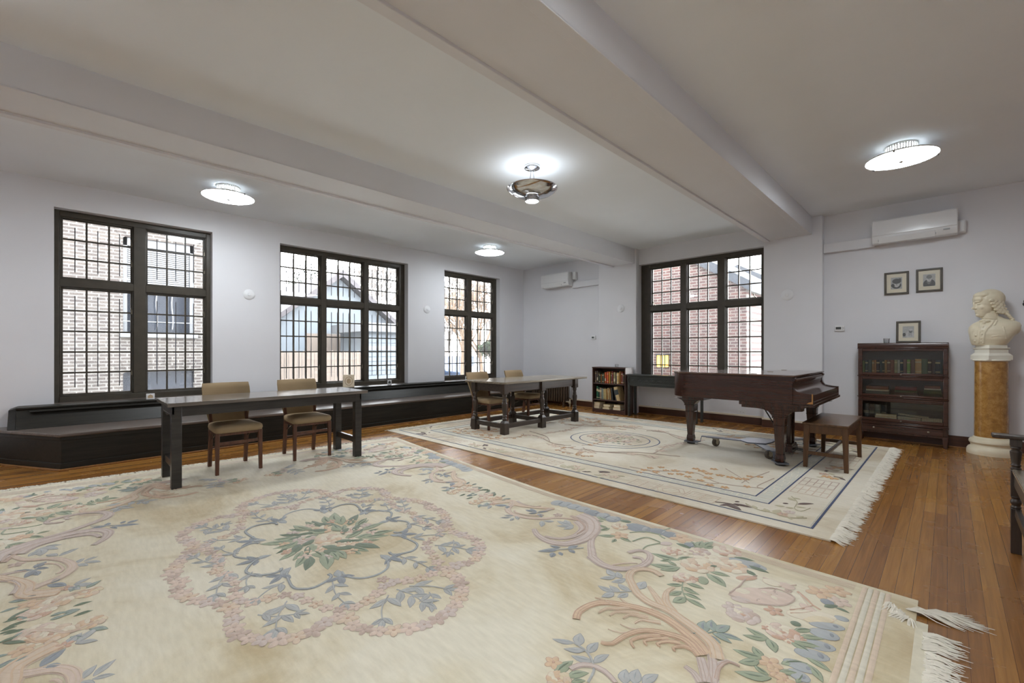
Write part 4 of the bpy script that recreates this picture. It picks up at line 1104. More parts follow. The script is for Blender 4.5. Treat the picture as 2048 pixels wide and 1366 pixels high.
r = o.modifiers.new('one_surface', 'REMESH'); r.mode = 'VOXEL'; r.voxel_size = .0036; r.use_smooth_shade = True
sm = o.modifiers.new('carved', 'SMOOTH'); sm.factor = .5; sm.iterations = 5

# ------------------------------------------------------------------ oak settle at the right edge
w = (.55, 3.1, 0)
t = thing('oak_settle', 'dark oak settle with turned posts, flat arm and pale cushion, cut by the right edge', 'settle', w)
for y in (4.03, 2.15):
    for x in (.295, .80):
        m = MB(); a = .022
        m.box(x - a, x + a, y - a, y + a, 0, .27); m.box(x - a, x + a, y - a, y + a, .345, .50); m.box(x - .024, x + .024, y - .024, y + .024, .645, .69)
        m.lathe([(.02, .27), (.023, .278), (.018, .288), (.024, .303), (.024, .315), (.017, .328), (.022, .338), (.02, .345)], 18, 0, T(x, y, 0))
        m.lathe([(.02, .50), (.024, .512), (.017, .522), (.023, .53), (.018, .54), (.021, .56), (.025, .60), (.026, .615), (.018, .625), (.024, .635), (.022, .645)], 18, 0, T(x, y, 0))
        m.build('leg', M_oak, t, .002, world=w)
    MB().box(.195, .86, y - .045, y + .045, .69, .713).build('arm', M_oak, t, .006, world=w)
MB().box(.285, .315, 2.17, 4.01, .405, .485).build('seat_rail', M_oakbar, t, .003, world=w)
MB().box(.288, .312, 2.17, 4.01, .225, .275).build('stretcher', M_oakbar, t, .003, world=w)
MB().box(.278, .84, 2.12, 4.0, .485, .51).build('seat', M_oaktop, t, .006, world=w)
MB().box(.80, .84, 2.12, 4.06, .50, 1.15).build('backrest', M_oakbar, t, .004, world=w)
m = MB(); m.box(.32, .80, 2.2, 3.93, .511, .565); o = m.build('seat_cushion', plain('cream_cushion', S(226, 218, 204), .9, var=.05), t, .025, seg=4, world=w)

# wall bracket cut by the right edge
t = thing('wall_bracket', 'small dark metal bracket on the wall at the right edge beside the bust', 'bracket', (.66, YB, 1.775))
m = MB(); m.lathe([(.03, 0), (.03, .012), (.014, .02)], 16, 0, rotx(PI / 2)); m.tube([(0, -.01, 0), (0, -.09, .0), (-.01, -.12, .02)], .009, 8); m.ell((-.012, -.13, .024), (.022, .018, .022), n=12, m=8)
m.build('bracket', M_black, t)

# ------------------------------------------------------------------ things on the window ledge
def card(name, label, cat, y, x, W, H, th, rot, mats, ring=True):
    t = thing(name, label, cat, (x, y, .6035)); t.rotation_euler = (0, 0, rot)
    MB().box(-th / 2, th / 2, -W / 2, W / 2, 0, H).build('tile', mats[0], t, .003)
    m = MB()
    if ring:
        m.tube([(th / 2 + .0005, W * .33 * math.cos(a), H * .5 + H * .33 * math.sin(a)) for a in [2 * PI * k / 24 for k in range(24)]], .006, 6, closed=True, flat=.4)
        m.ell((th / 2, 0, H * .5), (.004, W * .2, H * .2), n=14, m=8)
    else:
        m.box(th / 2, th / 2 + .0008, -W * .3, W * .3, H * .22, H * .55); m.add([(th / 2 + .0008, -W * .36, H * .55), (th / 2 + .0008, W * .36, H * .55), (th / 2 + .0008, 0, H * .85)], [[0, 1, 2]])
    m.build('motif', mats[1], t)
    return t
M_sand = plain('sandstone_tile', S(226, 212, 188), .8, var=.08, vs=30, bump=.2, bs=120)
M_sand2 = plain('carved_tile_motif', S(188, 164, 132), .8, var=.15, vs=30)
card('carved_tile', 'square sandstone tile with a carved ring on the ledge of the middle window', 'ornament', 3.37, -7.27, .185, .215, .04, -.2, (M_sand, M_sand2))
card('ledge_card', 'small white card with a house drawing on the ledge of the left window', 'card', .74, -7.26, .085, .075, .006, -.1, (M_white, M_sand2), False)
card('ledge_card', 'small white card at the right end of the middle window ledge', 'card', 4.18, -7.33, .075, .085, .006, -.3, (M_white, M_screen), False)
card('ledge_card', 'small white card on the ledge of the far window beside a chair back', 'card', 6.02, -7.33, .07, .08, .006, -.4, (M_white, M_screen), False)

# ------------------------------------------------------------------ carved wool rugs
RC = {'G': (140, 154, 128), 'N': (98, 116, 98), 't': (136, 154, 148), 's': (164, 168, 174), 'b': (150, 160, 172), 'd': (122, 132, 146),
      'P': (216, 184, 158), 'O': (214, 168, 128), 'p': (216, 184, 172), 'M': (200, 178, 178), 'm': (180, 148, 140), 'r': (190, 134, 110),
      'c': (232, 220, 196), 'Y': (226, 206, 166), 'n': (166, 128, 112), 'k': (84, 62, 56), 'y': (168, 158, 116), 'B': (44, 62, 100), 'g': (176, 188, 184), 'w': (232, 226, 208), 'h': (216, 210, 192), 'o': (208, 160, 108)}
RC['g'] = (198, 202, 194)
FADE = {'B': 0.0, 'o': .1, 'w': 0.0, 'k': .12, 'N': .26, 'G': .32, 't': .32, 'd': .32, 'b': .38, 's': .38}
RC = {k: tuple(int(c + (f - c) * FADE.get(k, .50)) for c, f in zip(v, (216, 208, 190))) for k, v in RC.items()}
RK = list(RC)
def wool(name, col, stains=None):
    m, nt, b, out = nodes(name)
    co = coords(nt)
    n1 = N(nt, 'ShaderNodeTexNoise'); n1.inputs['Scale'].default_value = 1.1; n1.inputs['Detail'].default_value = 7; n1.inputs['Roughness'].default_value = .62; n1.inputs['Distortion'].default_value = .7
    nt.links.new(co, n1.inputs['Vector'])
    n2 = N(nt, 'ShaderNodeTexNoise'); n2.inputs['Scale'].default_value = 1; n2.inputs['Detail'].default_value = 5
    nt.links.new(coords(nt, (9, 46, 1), rot=(0, 0, .75)), n2.inputs['Vector'])
    if stains: r = ramp(nt, stains)
    else: r = ramp(nt, [(.3, dk(col, .92)), (.7, dk(col, 1.06))])
    nt.links.new(n1.outputs[0], r.inputs[0])
    r2 = ramp(nt, [(.3, (.93, .925, .91, 1)), (.7, (1.05, 1.05, 1.05, 1))]); nt.links.new(n2.outputs[0], r2.inputs[0])
    mx = N(nt, 'ShaderNodeMix', data_type='RGBA', blend_type='MULTIPLY'); mx.inputs[0].default_value = 1
    nt.links.new(r.outputs[0], mx.inputs[6]); nt.links.new(r2.outputs[0], mx.inputs[7]); nt.links.new(mx.outputs[2], b.inputs['Base Color'])
    b.inputs['Roughness'].default_value = .92; b.inputs['Specular IOR Level'].default_value = .15
    b.inputs['Sheen Weight'].default_value = .25; b.inputs['Sheen Roughness'].default_value = .5
    n3 = N(nt, 'ShaderNodeTexNoise'); n3.inputs['Scale'].default_value = 170; n3.inputs['Detail'].default_value = 3; nt.links.new(co, n3.inputs['Vector'])
    bp = N(nt, 'ShaderNodeBump'); bp.inputs['Strength'].default_value = .22; bp.inputs['Distance'].default_value = .006
    nt.links.new(n3.outputs[0], bp.inputs['Height'])
    b2 = N(nt, 'ShaderNodeBump'); b2.inputs['Strength'].default_value = .16; b2.inputs['Distance'].default_value = .012
    nt.links.new(n2.outputs[0], b2.inputs['Height']); nt.links.new(bp.outputs[0], b2.inputs['Normal'])
    nt.links.new(b2.outputs[0], b.inputs['Normal'])
    return m
RMAT = [wool('rug_yarn_' + k, S(*RC[k])) for k in RK]
class Rug:
    def __init__(s, x0, x1, y0, y1, warp, th=.013):
        s.m = MB(); s.warp = warp; s.th = th; s.lay = 0; s.cnt = 0
        nx, ny = int((x1 - x0) / .06), int((y1 - y0) / .06)
        v = []; f = []
        for j in range(ny + 1):
            for i in range(nx + 1):
                x = x0 + (x1 - x0) * i / nx; y = y0 + (y1 - y0) * j / ny
                X, Y = warp(x, y)
                edge = i in (0, nx) or j in (0, ny)
                v.append((X, Y, th - (.004 if edge else 0)))
        for j in range(ny):
            for i in range(nx):
                a = j * (nx + 1) + i; f.append([a, a + 1, a + nx + 2, a + nx + 1])
        rim = [i for i in range(nx + 1)] + [j * (nx + 1) + nx for j in range(1, ny + 1)] + [ny * (nx + 1) + i for i in range(nx - 1, -1, -1)] + [j * (nx + 1) for j in range(ny - 1, 0, -1)]
        b0 = len(v)
        for k in rim: v.append((v[k][0], v[k][1], .001))
        L = len(rim)
        for k in range(L): f.append([rim[k], b0 + k, b0 + (k + 1) % L, rim[(k + 1) % L]])
        s.m.add(v, f, 0)
    def dome(s, pts, c, h=.0035, ctr=None, sub=None):
        """domed patch of cut pile: outline at the pile surface, raised middle"""
        s.cnt += 1
        z0 = s.th + .0004 + .0018 * ((s.cnt * .61803399) % 1) + (.0012 if s.lay == 6 else 0); s.lay = 0; n = len(pts)
        if ctr is None: ctr = (sum(p[0] for p in pts) / n, sum(p[1] for p in pts) / n)
        v = []
        for p in pts:
            X, Y = s.warp(*p); v.append((X, Y, z0))
        cc = {'G': 'N', 't': 'N', 's': 'd', 'b': 'd', 'P': 'n', 'O': 'r', 'p': 'm', 'M': 'm', 'c': 'P', 'Y': 'O'}.get(c, c)
        v0 = []
        for p in pts:
            dx, dy = p[0] - ctr[0], p[1] - ctr[1]; L = math.hypot(dx, dy) or 1
            X, Y = s.warp(p[0] + dx / L * .0028, p[1] + dy / L * .0028); v0.append((X, Y, z0 - .0002))
        for p in pts:
            X, Y = s.warp(p[0] + (ctr[0] - p[0]) * .3, p[1] + (ctr[1] - p[1]) * .3); v.append((X, Y, z0 + h * .8))
        X, Y = s.warp(*ctr); v.append((X, Y, z0 + h))
        f = []
        for i in range(n):
            j = (i + 1) % n
            f.append([i, j, n + j, n + i]); f.append([n + i, n + j, 2 * n])
        s.m.add(v, f, 1 + RK.index(c))
        if cc != c: s.m.add(v0 + v[:n], [[i, (i + 1) % n, n + (i + 1) % n, n + i] for i in range(n)], 1 + RK.index(cc))
    def leaf(s, a, b, w, c, tone=True):
        ax, ay = a; dx, dy = b[0] - ax, b[1] - ay; L = math.hypot(dx, dy)
        if L < .006: return
        ux, uy = dx / L, dy / L; W = w * L / 2
        prof = [(0, .12), (.12, .55), (.3, .95), (.48, 1), (.68, .78), (.86, .4), (1, 0)]
        bend = .05 * L
        P = [(ax + ux * L * t - uy * W * k + -uy * bend * math.sin(PI * t), ay + uy * L * t + ux * W * k + ux * bend * math.sin(PI * t)) for t, k in prof]
        Q = [(ax + ux * L * t + uy * W * k - uy * bend * math.sin(PI * t), ay + uy * L * t - ux * W * k + ux * bend * math.sin(PI * t)) for t, k in prof[::-1][1:]]
        s.dome(P + Q, c)
        if tone and c in 'GNtsd':
            d = {'G': 'N', 't': 'd', 's': 'b', 'N': 'N', 'd': 'd'}[c]
            M = [(ax + ux * L * t - uy * (W * .32 * k + bend * math.sin(PI * t)), ay + uy * L * t + ux * (W * .32 * k + bend * math.sin(PI * t))) for t, k in ((.12, .1), (.35, 1), (.6, .9), (.84, 0))]
            Mq = [(ax + ux * L * t - uy * (-W * .12 * k + bend * math.sin(PI * t)), ay + uy * L * t + ux * (-W * .12 * k + bend * math.sin(PI * t))) for t, k in ((.6, 1), (.35, 1))]
            s.lay = 6; s.dome(M + Mq, d, .0042)
    def ell(s, a, b, w, c, n=14):
        cx, cy = (a[0] + b[0]) / 2, (a[1] + b[1]) / 2; dx, dy = (b[0] - a[0]) / 2, (b[1] - a[1]) / 2; L = math.hypot(dx, dy) or .001
        ux, uy = dx / L, dy / L
        s.dome([(cx + ux * L * math.cos(t) - uy * w / 2 * math.sin(t), cy + uy * L * math.cos(t) + ux * w / 2 * math.sin(t)) for t in [2 * PI * k / n for k in range(n)]], c)
        if L > .03 and c in 'bd':
            s.lay = 6; e = (a[0] * .25 + b[0] * .75, a[1] * .25 + b[1] * .75)
            s.ell2(e, L * .2, w * .28, ux, uy, 'd' if c == 'b' else 'b')
    def ell2(s, c_, a, b, ux, uy, c, n=10):
        s.dome([(c_[0] + ux * a * math.cos(t) - uy * b * math.sin(t), c_[1] + uy * a * math.cos(t) + ux * b * math.sin(t)) for t in [2 * PI * k / n for k in range(n)]], c)
    def flower(s, p, r, c, n=5, ph=0.0):
        for k in range(n):
            a = ph + 2 * PI * k / n
            q = (p[0] + r * .55 * math.cos(a), p[1] + r * .55 * math.sin(a))
            s.ell2(q, r * .5, r * .34, math.cos(a), math.sin(a), c, 9)
        s.lay = 6; s.ell2(p, r * .2, r * .2, 1, 0, {'O': 'r', 'p': 'm', 'r': 'm', 'M': 'm', 'P': 'r', 'Y': 'O', 'c': 'P', 'm': 'm', 'n': 'k', 'y': 'Y'}.get(c, 'm'), 7)
    def rose(s, p, r, c, rnd):
        seq = {'P': 'POcPc', 'p': 'prcpc', 'O': 'OPYOc', 'M': 'MmMcM', 'm': 'mMmpc'}.get(c, 'PpcPc')
        for ring, (rr, n, sz) in enumerate(((.72, 8, .36), (.48, 6, .32), (.26, 4, .26), (0, 1, .2))):
            for k in range(n):
                a = 2 * PI * k / n + ring * .5 + rnd.uniform(-.2, .2); q = (p[0] + r * rr * math.cos(a), p[1] + r * rr * math.sin(a))
                cc = seq[(k + ring) % 5] if ring < 3 else 'r'
                s.ell2(q, r * sz, r * sz * .62, -math.sin(a + .3), math.cos(a + .3), cc, 10)
    def stroke(s, pts, w0, w1, c, edge=True):
        # smooth the path
        P = []
        for i in range(len(pts) - 1):
            p0 = pts[max(0, i - 1)]; p1 = pts[i]; p2 = pts[i + 1]; p3 = pts[min(len(pts) - 1, i + 2)]
            nn = max(2, min(7, int(math.hypot(p2[0] - p1[0], p2[1] - p1[1]) / .02)))
            for k in range(nn):
                t = k / nn
                P.append(tuple(.5 * (2 * p1[d] + (p2[d] - p0[d]) * t + (2 * p0[d] - 5 * p1[d] + 4 * p2[d] - p3[d]) * t * t + (3 * p1[d] - p0[d] - 3 * p2[d] + p3[d]) * t ** 3) for d in (0, 1)))
        P.append(pts[-1]); n = len(P)
        def strip(kw, cc, zz, hh, off=0.0):
            v = []; f = []
            for i, p in enumerate(P):
                a = P[max(0, i - 1)]; b = P[min(n - 1, i + 1)]; dx, dy = b[0] - a[0], b[1] - a[1]; L = math.hypot(dx, dy) or 1e-6
                nx, ny = -dy / L, dx / L; t = i / (n - 1); w = (w0 + (w1 - w0) * t) / 2
                wv = w * kw; o_ = w * off
                for k, z in ((-1, zz), (-.45, zz + hh), (.45, zz + hh), (1, zz)):
                    X, Y = s.warp(p[0] + nx * (o_ + wv * k), p[1] + ny * (o_ + wv * k)); v.append((X, Y, z))
            for i in range(n - 1):
                for k in range(3): f.append([i * 4 + k, i * 4 + k + 1, i * 4 + 5 + k, i * 4 + 4 + k])
            s.m.add(v, f, 1 + RK.index(cc))
        s.cnt += 1; z = s.th + .0005 + .0018 * ((s.cnt * .61803399) % 1)
        strip(1, c, z, .003)
        if edge and max(w0, w1) > .016:
            d = {'P': 'O', 'O': 'r', 'p': 'P', 'M': 'm', 'm': 'r', 's': 'd', 'r': 'r', 'b': 'd'}.get(c, c)
            strip(.11, d, z + .003, .0008, .72); strip(.11, d, z + .003, .0008, -.72)
            if max(w0, w1) > .03: strip(.09, d, z + .0032, .0008, .1)
    def line(s, pts, w, c, z=0.0): 
        for a, b in zip(pts, pts[1:]):
            L = math.hypot(b[0] - a[0], b[1] - a[1]); n = max(1, int(L / .25))
            P = [(a[0] + (b[0] - a[0]) * k / n, a[1] + (b[1] - a[1]) * k / n) for k in range(n + 1)]
            ux, uy = (b[0] - a[0]) / L, (b[1] - a[1]) / L; v = []; f = []
            P[0] = (P[0][0] - ux * w / 2, P[0][1] - uy * w / 2); P[-1] = (P[-1][0] + ux * w / 2, P[-1][1] + uy * w / 2)
            s.cnt += 1; z0 = s.th + .0006 + z + .0006 * ((s.cnt * .61803399) % 1)
            for p in P:
                for k, zz in ((-1, 0), (-.4, .0016), (.4, .0016), (1, 0)):
                    X, Y = s.warp(p[0] - uy * w / 2 * k, p[1] + ux * w / 2 * k); v.append((X, Y, z0 + zz))
            for i in range(len(P) - 1):
                for k in range(3): f.append([i * 4 + k, i * 4 + k + 1, i * 4 + 5 + k, i * 4 + 4 + k])
            s.m.add(v, f, 1 + RK.index(c))
    def draw(s, data, cx, cy, mirrors, rnd):
        for sx, sy in mirrors:
            q = lambda a, b: (cx + sx * a / 1000, cy + sy * b / 1000)
            for ln in data.strip().split('\n'):
                t = ln.split(); ty, c = t[0], t[1]; n = [float(x) for x in t[2:]]
                if ty == 'L': s.leaf(q(n[1], n[2]), q(n[3], n[4]), n[0] * 1.15, c)
                elif ty == 'E': s.ell(q(n[1], n[2]), q(n[3], n[4]), n[0] / 1000 * (1.45 if c in 'bd' else 1), c)
                elif ty == 'F': s.flower(q(n[1], n[2]), n[0] / 1000, c, 5, rnd.uniform(0, 1.2))
                elif ty == 'R': s.rose(q(n[1], n[2]), n[0] / 1000, c, rnd)
                else:
                    kw = 1.5 if (c in 'POMp' and n[0] > 18) else 1.0
                    s.stroke([q(n[i], n[i + 1]) for i in range(2, len(n), 2)], n[0] / 1000 * kw, n[1] / 1000 * kw, c)
def fringe(m, pts, out, L, rnd, n_strand=4, drop=.012, wild=.35):
    """loose cotton strands leaving the rug end at pts, towards out"""
    for (x, y) in pts:
        a0 = rnd.uniform(-wild, wild); l0 = L * rnd.uniform(.75, 1.15)
        for k in range(n_strand):
            a = a0 + rnd.uniform(-.22, .22); l = l0 * rnd.uniform(.8, 1.1)
            c, s_ = math.cos(a), math.sin(a); dx, dy = out[0] * c - out[1] * s_, out[0] * s_ + out[1] * c
            bx, by = x + rnd.uniform(-.006, .006), y + rnd.uniform(-.008, .008)
            cu = rnd.uniform(-.25, .25) * l
            m.tube([(bx, by, drop), (bx + dx * l * .35 - dy * cu * .3, by + dy * l * .35 + dx * cu * .3, drop + rnd.uniform(0, .008)), (bx + dx * l * .7 - dy * cu * .7, by + dy * l * .7 + dx * cu * .7, .006), (bx + dx * l - dy * cu, by + dy * l + dx * cu, .004)], [.0032, .0036, .0028, .001], 4)
M_cotton = plain('cotton_fringe', S(228, 222, 208), .9, var=.06, vs=30)
M_selv = plain('cotton_selvage', S(214, 206, 184), .9, var=.05, vs=30, bump=.2, bs=300)

# front rug -----------------------------------------------------------------
CX1, CY1 = -2.86, 1.165
X0, X1, Y0r, Y1r = -5.66, -.10, -.58, 2.905
def warp1(x, y):
    t = max(0.0, -2.2 - x); sm = t * t / (t + .5) if t > 0 else 0
    yy = y + .112 * sm * min(1, max(0, (y - .2) / 2.2))
    xx = x + .09 * (y - 1.16) * min(1, t / 3.4)
    if y > 2.6 and x > -1.2: yy -= 0
    return xx, yy
rnd = random.Random(11)
ru = Rug(X0, X1, Y0r, Y1r, warp1)
DATA1 = '''
E b 40 2426 1147 2542 1212
E b 51 2438 1085 2537 1118
E b 45 2435 975 2537 1026
E b 46 2423 893 2531 939
E b 40 2406 802 2512 813
E b 38 2431 752 2503 740
E b 28 2496 1284 2545 1298
E p 156 2096 1137 2326 1334
E c 90 2336 1162 2502 1282
E Y 60 2405 1159 2494 1256
E p 45 2361 1299 2431 1256
E c 49 2334 1233 2390 1233
E c 71 2089 1205 2183 1224
E M 63 2109 1119 2193 1162
E c 70 2168 1420 2254 1413
E p 57 2233 1437 2310 1424
E c 57 2208 1217 2264 1222
E p 47 2254 1262 2322 1289
F c 49 2239 1278
F m 24 2249 1310
F m 17 2206 1184
F m 18 2293 1385
S m 14 7 2090 1142 2159 1128 2236 1165 2308 1227 2331 1328 2278 1371
S m 12 6 2091 1153 2102 1263 2103 1367 2135 1436
S m 12 6 2179 1294 2211 1342 2246 1366 2291 1362 2329 1337
S m 10 5 2214 1193 2234 1284 2242 1368
S p 14 7 2163 1439 2204 1432 2248 1407 2307 1476
S r 16 7 2328 1409 2371 1368 2406 1324 2442 1303
S r 7 4 2338 1200 2372 1243 2408 1316
S r 6 3 2347 1173 2385 1210 2418 1261
S p 7 4 2337 1397 2379 1326 2411 1281
R p 71 2359 991
F r 27 2386 953
F r 24 2423 993
F r 21 2300 973
E N 41 2364 1094 2403 1107
L G 0.32 2392 1039 2450 1101
L G 0.32 2419 1012 2494 1064
L G 0.3 2402 950 2506 992
L G 0.3 2397 945 2486 914
L G 0.34 2407 774 2475 844
L G 0.3 2467 882 2550 853
L G 0.3 2476 839 2538 769
L G 0.3 2410 715 2478 761
L G 0.34 2476 771 2469 701
L G 0.3 2325 903 2237 918
L G 0.3 2326 897 2243 853
L G 0.4 2326 897 2371 827
L G 0.3 2346 755 2244 729
L G 0.45 2344 761 2297 802
L G 0.4 2338 728 2286 664
L G 0.32 2397 658 2292 601
L G 0.34 2385 670 2332 690
F O 41 2374 745
F O 31 2407 703
F O 33 2437 680
S t 4 6 2071 671 2087 710 2116 743 2135 765 2151 797
L t 0.5 2118 756 2087 836
L t 0.5 2142 795 2109 866
L t 0.45 2155 797 2181 879
L t 0.3 2149 775 2227 762
L t 0.28 2161 790 2256 813
L t 0.34 2136 746 2195 731
R M 75 2197 1006
F M 46 2144 1036
F r 42 2288 1141
F O 62 2409 1479
F O 54 2468 1559
F p 47 2491 1447
E d 41 2424 1391 2476 1413
L N 0.4 2448 1346 2494 1402
L N 0.3 2488 1377 2542 1366
S M 30 23 2241 468 2206 528 2172 583
S M 30 23 2254 481 2227 562 2195 632
S M 24 14 2224 452 2186 484 2147 495
S m 20 8 2258 509 2243 577 2257 635 2297 640
S M 15 6 2228 593 2248 642 2289 647
S P 40 26 2221 618 2173 702 2095 745 2012 776 1931 800 1854 794 1768 826 1695 894 1649 949 1636 1029 1676 1082 1727 1092 1773 1071
S O 37 25 2184 617 2113 673 1973 728 1867 727 1773 693 1686 638 1652 563 1649 491 1675 442
S P 25 12 2148 631 2044 702 1947 739 1875 754
S O 32 13 2169 595 2087 647 2001 626 1926 577 1890 492 1878 409 1842 385
S P 24 7 1798 688 1767 647 1726 607 1719 551
S P 23 7 1853 679 1809 654 1770 611 1768 571
S P 23 7 1901 679 1859 661 1827 639 1822 593
S P 19 6 1957 685 1914 661 1883 639 1877 597
S O 21 6 1996 597 1946 539 1926 480 1958 451
S O 20 6 2030 606 1991 568 1965 518 1988 503
S O 20 6 2076 613 2032 585 2011 541 2030 534
S O 21 5 2139 608 2095 602 2070 561 2086 549
S P 14 4 1928 579 1876 553 1834 550
S P 14 4 1915 558 1865 499 1814 483
S P 18 6 1724 655 1674 657 1636 646
S P 18 6 1787 707 1754 716 1726 730
S P 36 12 1960 800 1898 859 1863 943 1870 1007
S P 32 12 1909 808 1837 873 1772 928
S s 10 6 1596 896 1624 901 1655 910
L s 0.45 1591 898 1524 931
L s 0.35 1598 892 1550 822
L s 0.4 1649 904 1614 832
L s 0.5 1625 905 1579 945
S s 8 5 1661 748 1697 780 1734 826
L s 0.36 1670 758 1584 754
L s 0.4 1691 782 1626 795
L s 0.4 1723 820 1649 842
L s 0.45 1676 749 1656 677
L s 0.45 1727 795 1712 730
L s 0.5 1750 877 1737 960
S s 9 11 1766 306 1817 304 1861 283 1891 257 1914 228 1931 164
L s 0.26 1763 307 1684 264
L s 0.5 1786 310 1746 374
L s 0.3 1822 302 1757 248
L s 0.42 1840 301 1832 379
L s 0.34 1879 269 1802 238
L s 0.34 1888 268 1904 347
F O 34 1776 157
R O 48 1845 104
L G 0.36 1821 113 1824 218
L G 0.36 1860 137 1905 207
L G 0.36 1888 127 1919 165
S M 19 13 1845 173 1856 213 1891 245 1943 256 1990 241 2005 234
L s 0.5 2028 257 1995 321
L s 0.5 2053 281 2027 353
L s 0.4 2075 304 2094 381
R p 60 1868 1140
F r 27 1908 1167
F r 23 1846 1092
E G 81 1923 1175 1969 1196
L G 0.32 1900 1097 1982 1105
L G 0.36 1936 1272 2055 1202
L G 0.34 1942 1305 2033 1329
S G 6 7 1880 1089 1906 1020 1939 974 1961 952
L G 0.34 1886 1065 1829 1015
L G 0.36 1910 1000 1880 926
L G 0.5 1946 958 1924 879
L G 0.3 1898 1047 1963 1042
L G 0.28 1926 994 2013 993
L G 0.26 1955 957 2056 934
L G 0.28 1915 1029 1988 1033
E d 94 922 1568 1033 1590
E d 92 1023 1593 1116 1600
E d 89 1112 1596 1205 1584
E N 49 1201 1603 1276 1631
E d 101 1269 1558 1450 1590
E d 72 1427 1608 1552 1621
E d 70 1513 1612 1622 1623
E d 56 1689 1561 1753 1553
S G 10 12 1359 1460 1423 1543 1514 1573
S G 10 13 1441 1350 1475 1468 1573 1464
S G 9 13 1543 1295 1539 1359 1579 1452
S G 15 11 1573 1537 1522 1562 1500 1639 1518 1719
L G 0.34 1126 1505 1077 1468
L G 0.34 1203 1429 1130 1421
L G 0.34 1223 1431 1194 1347
L G 0.34 1130 1532 1038 1559
R P 60 1260 1505
F O 57 1336 1378
L G 0.34 1345 1310 1355 1251
L G 0.3 1354 1348 1442 1337
L G 0.3 1319 1352 1234 1277
E M 49 1585 1440 1630 1502
F O 73 1636 1618
L N 0.3 1650 1522 1763 1513
L G 0.4 1771 1547 1710 1617
L G 0.4 1779 1554 1755 1671
L G 0.36 1796 1579 1807 1705
L G 0.36 1807 1577 1839 1648
R p 63 1679 1397
F r 31 1700 1385
F c 47 1740 1441
R m 63 1804 1504
R p 84 1916 1632
F c 71 1865 1454
R P 94 1859 1329
R P 99 1992 1462
E O 49 1914 1413 1943 1441
L N 0.4 1916 1357 1943 1399
L G 0.3 1758 1317 1603 1289
L G 0.36 1721 1293 1687 1232
L G 0.3 1801 1230 1658 1152
L G 0.34 1799 1225 1735 1134
L G 0.34 1775 1244 1719 1264
L G 0.3 1750 1322 1802 1407
E r 51 2063 1329 2139 1418
L N 0.4 2065 1463 2137 1428
E b 63 1956 1544 2151 1549
L N 0.28 1974 1577 2076 1611
L N 0.3 2056 1524 2173 1516
S M 44 18 1372 996 1482 956 1576 986 1636 1081 1640 1186 1598 1267 1537 1264 1503 1189
S M 19 9 1550 1157 1593 1181 1636 1131 1618 1055
S M 37 26 1379 1003 1291 1113 1236 1203 1214 1276
S p 14 7 1517 991 1559 1062 1609 1111
S M 93 24 936 1482 1054 1456 1156 1339 1200 1185 1171 1038 1076 980 955 1000 870 1056
S M 59 17 1001 1381 1100 1306 1131 1165 1087 1055 997 1022
S m 31 10 905 1427 1037 1373 1113 1297 1127 1190
F m 38 825 1372
L s 0.36 1022 1292 889 1282
L s 0.3 1027 1284 940 1210
L s 0.36 1033 1277 1014 1195
L s 0.5 993 1289 922 1331
S s 7 9 1143 883 1200 956 1277 1057
L d 0.3 1174 946 1104 823
L d 0.3 1174 963 1107 935
L d 0.5 1203 909 1246 885
L d 0.5 1179 881 1214 822
L d 0.5 1223 978 1281 962
L d 0.4 1214 981 1236 1059
S P 70 22 272 1195 345 1310 466 1316 582 1363 727 1453
L d 0.4 405 1241 328 1171
L d 0.5 416 1239 466 1181
L d 0.4 654 1302 575 1281
L d 0.4 675 1298 583 1331
L d 0.3 680 1303 729 1377
L d 0.4 686 1296 648 1241
L d 0.5 699 1296 766 1253
E b 87 606 1568 708 1584
E b 86 670 1589 777 1596
E b 84 750 1598 860 1598
E b 82 834 1599 940 1599
E b 79 930 1589 1032 1589
E b 77 1013 1595 1111 1595
E b 75 1106 1590 1200 1590
L t 0.34 -230 -1099 -278 -1045
L t 0.34 -242 -1158 -299 -1114
L N 0.28 -55 -1150 -50 -1082
L t 0.36 -16 -1184 -2 -1127
L t 0.45 19 -1220 21 -1176
L t 0.3 -312 -1314 -290 -1267
L t 0.3 -310 -1365 -275 -1307
L t 0.26 -212 -1387 -221 -1329
L N 0.24 -107 -1357 -165 -1288
L N 0.26 -95 -1371 -93 -1293
L N 0.26 -29 -1362 -43 -1288
L N 0.28 13 -1374 15 -1322
L t 0.34 107 -1331 54 -1292
R P 79 -164 -1218
R p 68 -94 -1266
R O 56 -168 -1094
F r 30 -298 -1177
F O 41 -223 -1296
S p 39 19 -361 -1340 -417 -1283 -463 -1197 -548 -1151 -664 -1161 -784 -1228 -860 -1333 -984 -1397
S p 17 8 -528 -1211 -569 -1185 -680 -1213 -757 -1289
S p 26 7 126 -1320 80 -1278 138 -1212 195 -1173 199 -1119 177 -1071
S O 17 6 143 -1288 206 -1256 218 -1221 268 -1195
S M 25 10 -707 -1426 -703 -1371 -684 -1325
S M 22 9 -394 -1361 -480 -1346 -578 -1372 -613 -1420
L s 0.4 300 -1172 239 -1125
L s 0.3 309 -1139 236 -1069
L s 0.3 313 -1144 353 -1080
L s 0.36 -617 -1139 -677 -1100
L s 0.3 -626 -1101 -651 -1044
L s 0.3 -608 -1098 -551 -1035
L s 0.36 -600 -1133 -541 -1089
L s 0.4 -879 -1255 -820 -1211
L s 0.3 -813 -1201 -879 -1120
'''

ru.draw(DATA1, CX1, CY1, [(1, 1), (-1, 1), (1, -1), (-1, -1)], rnd)
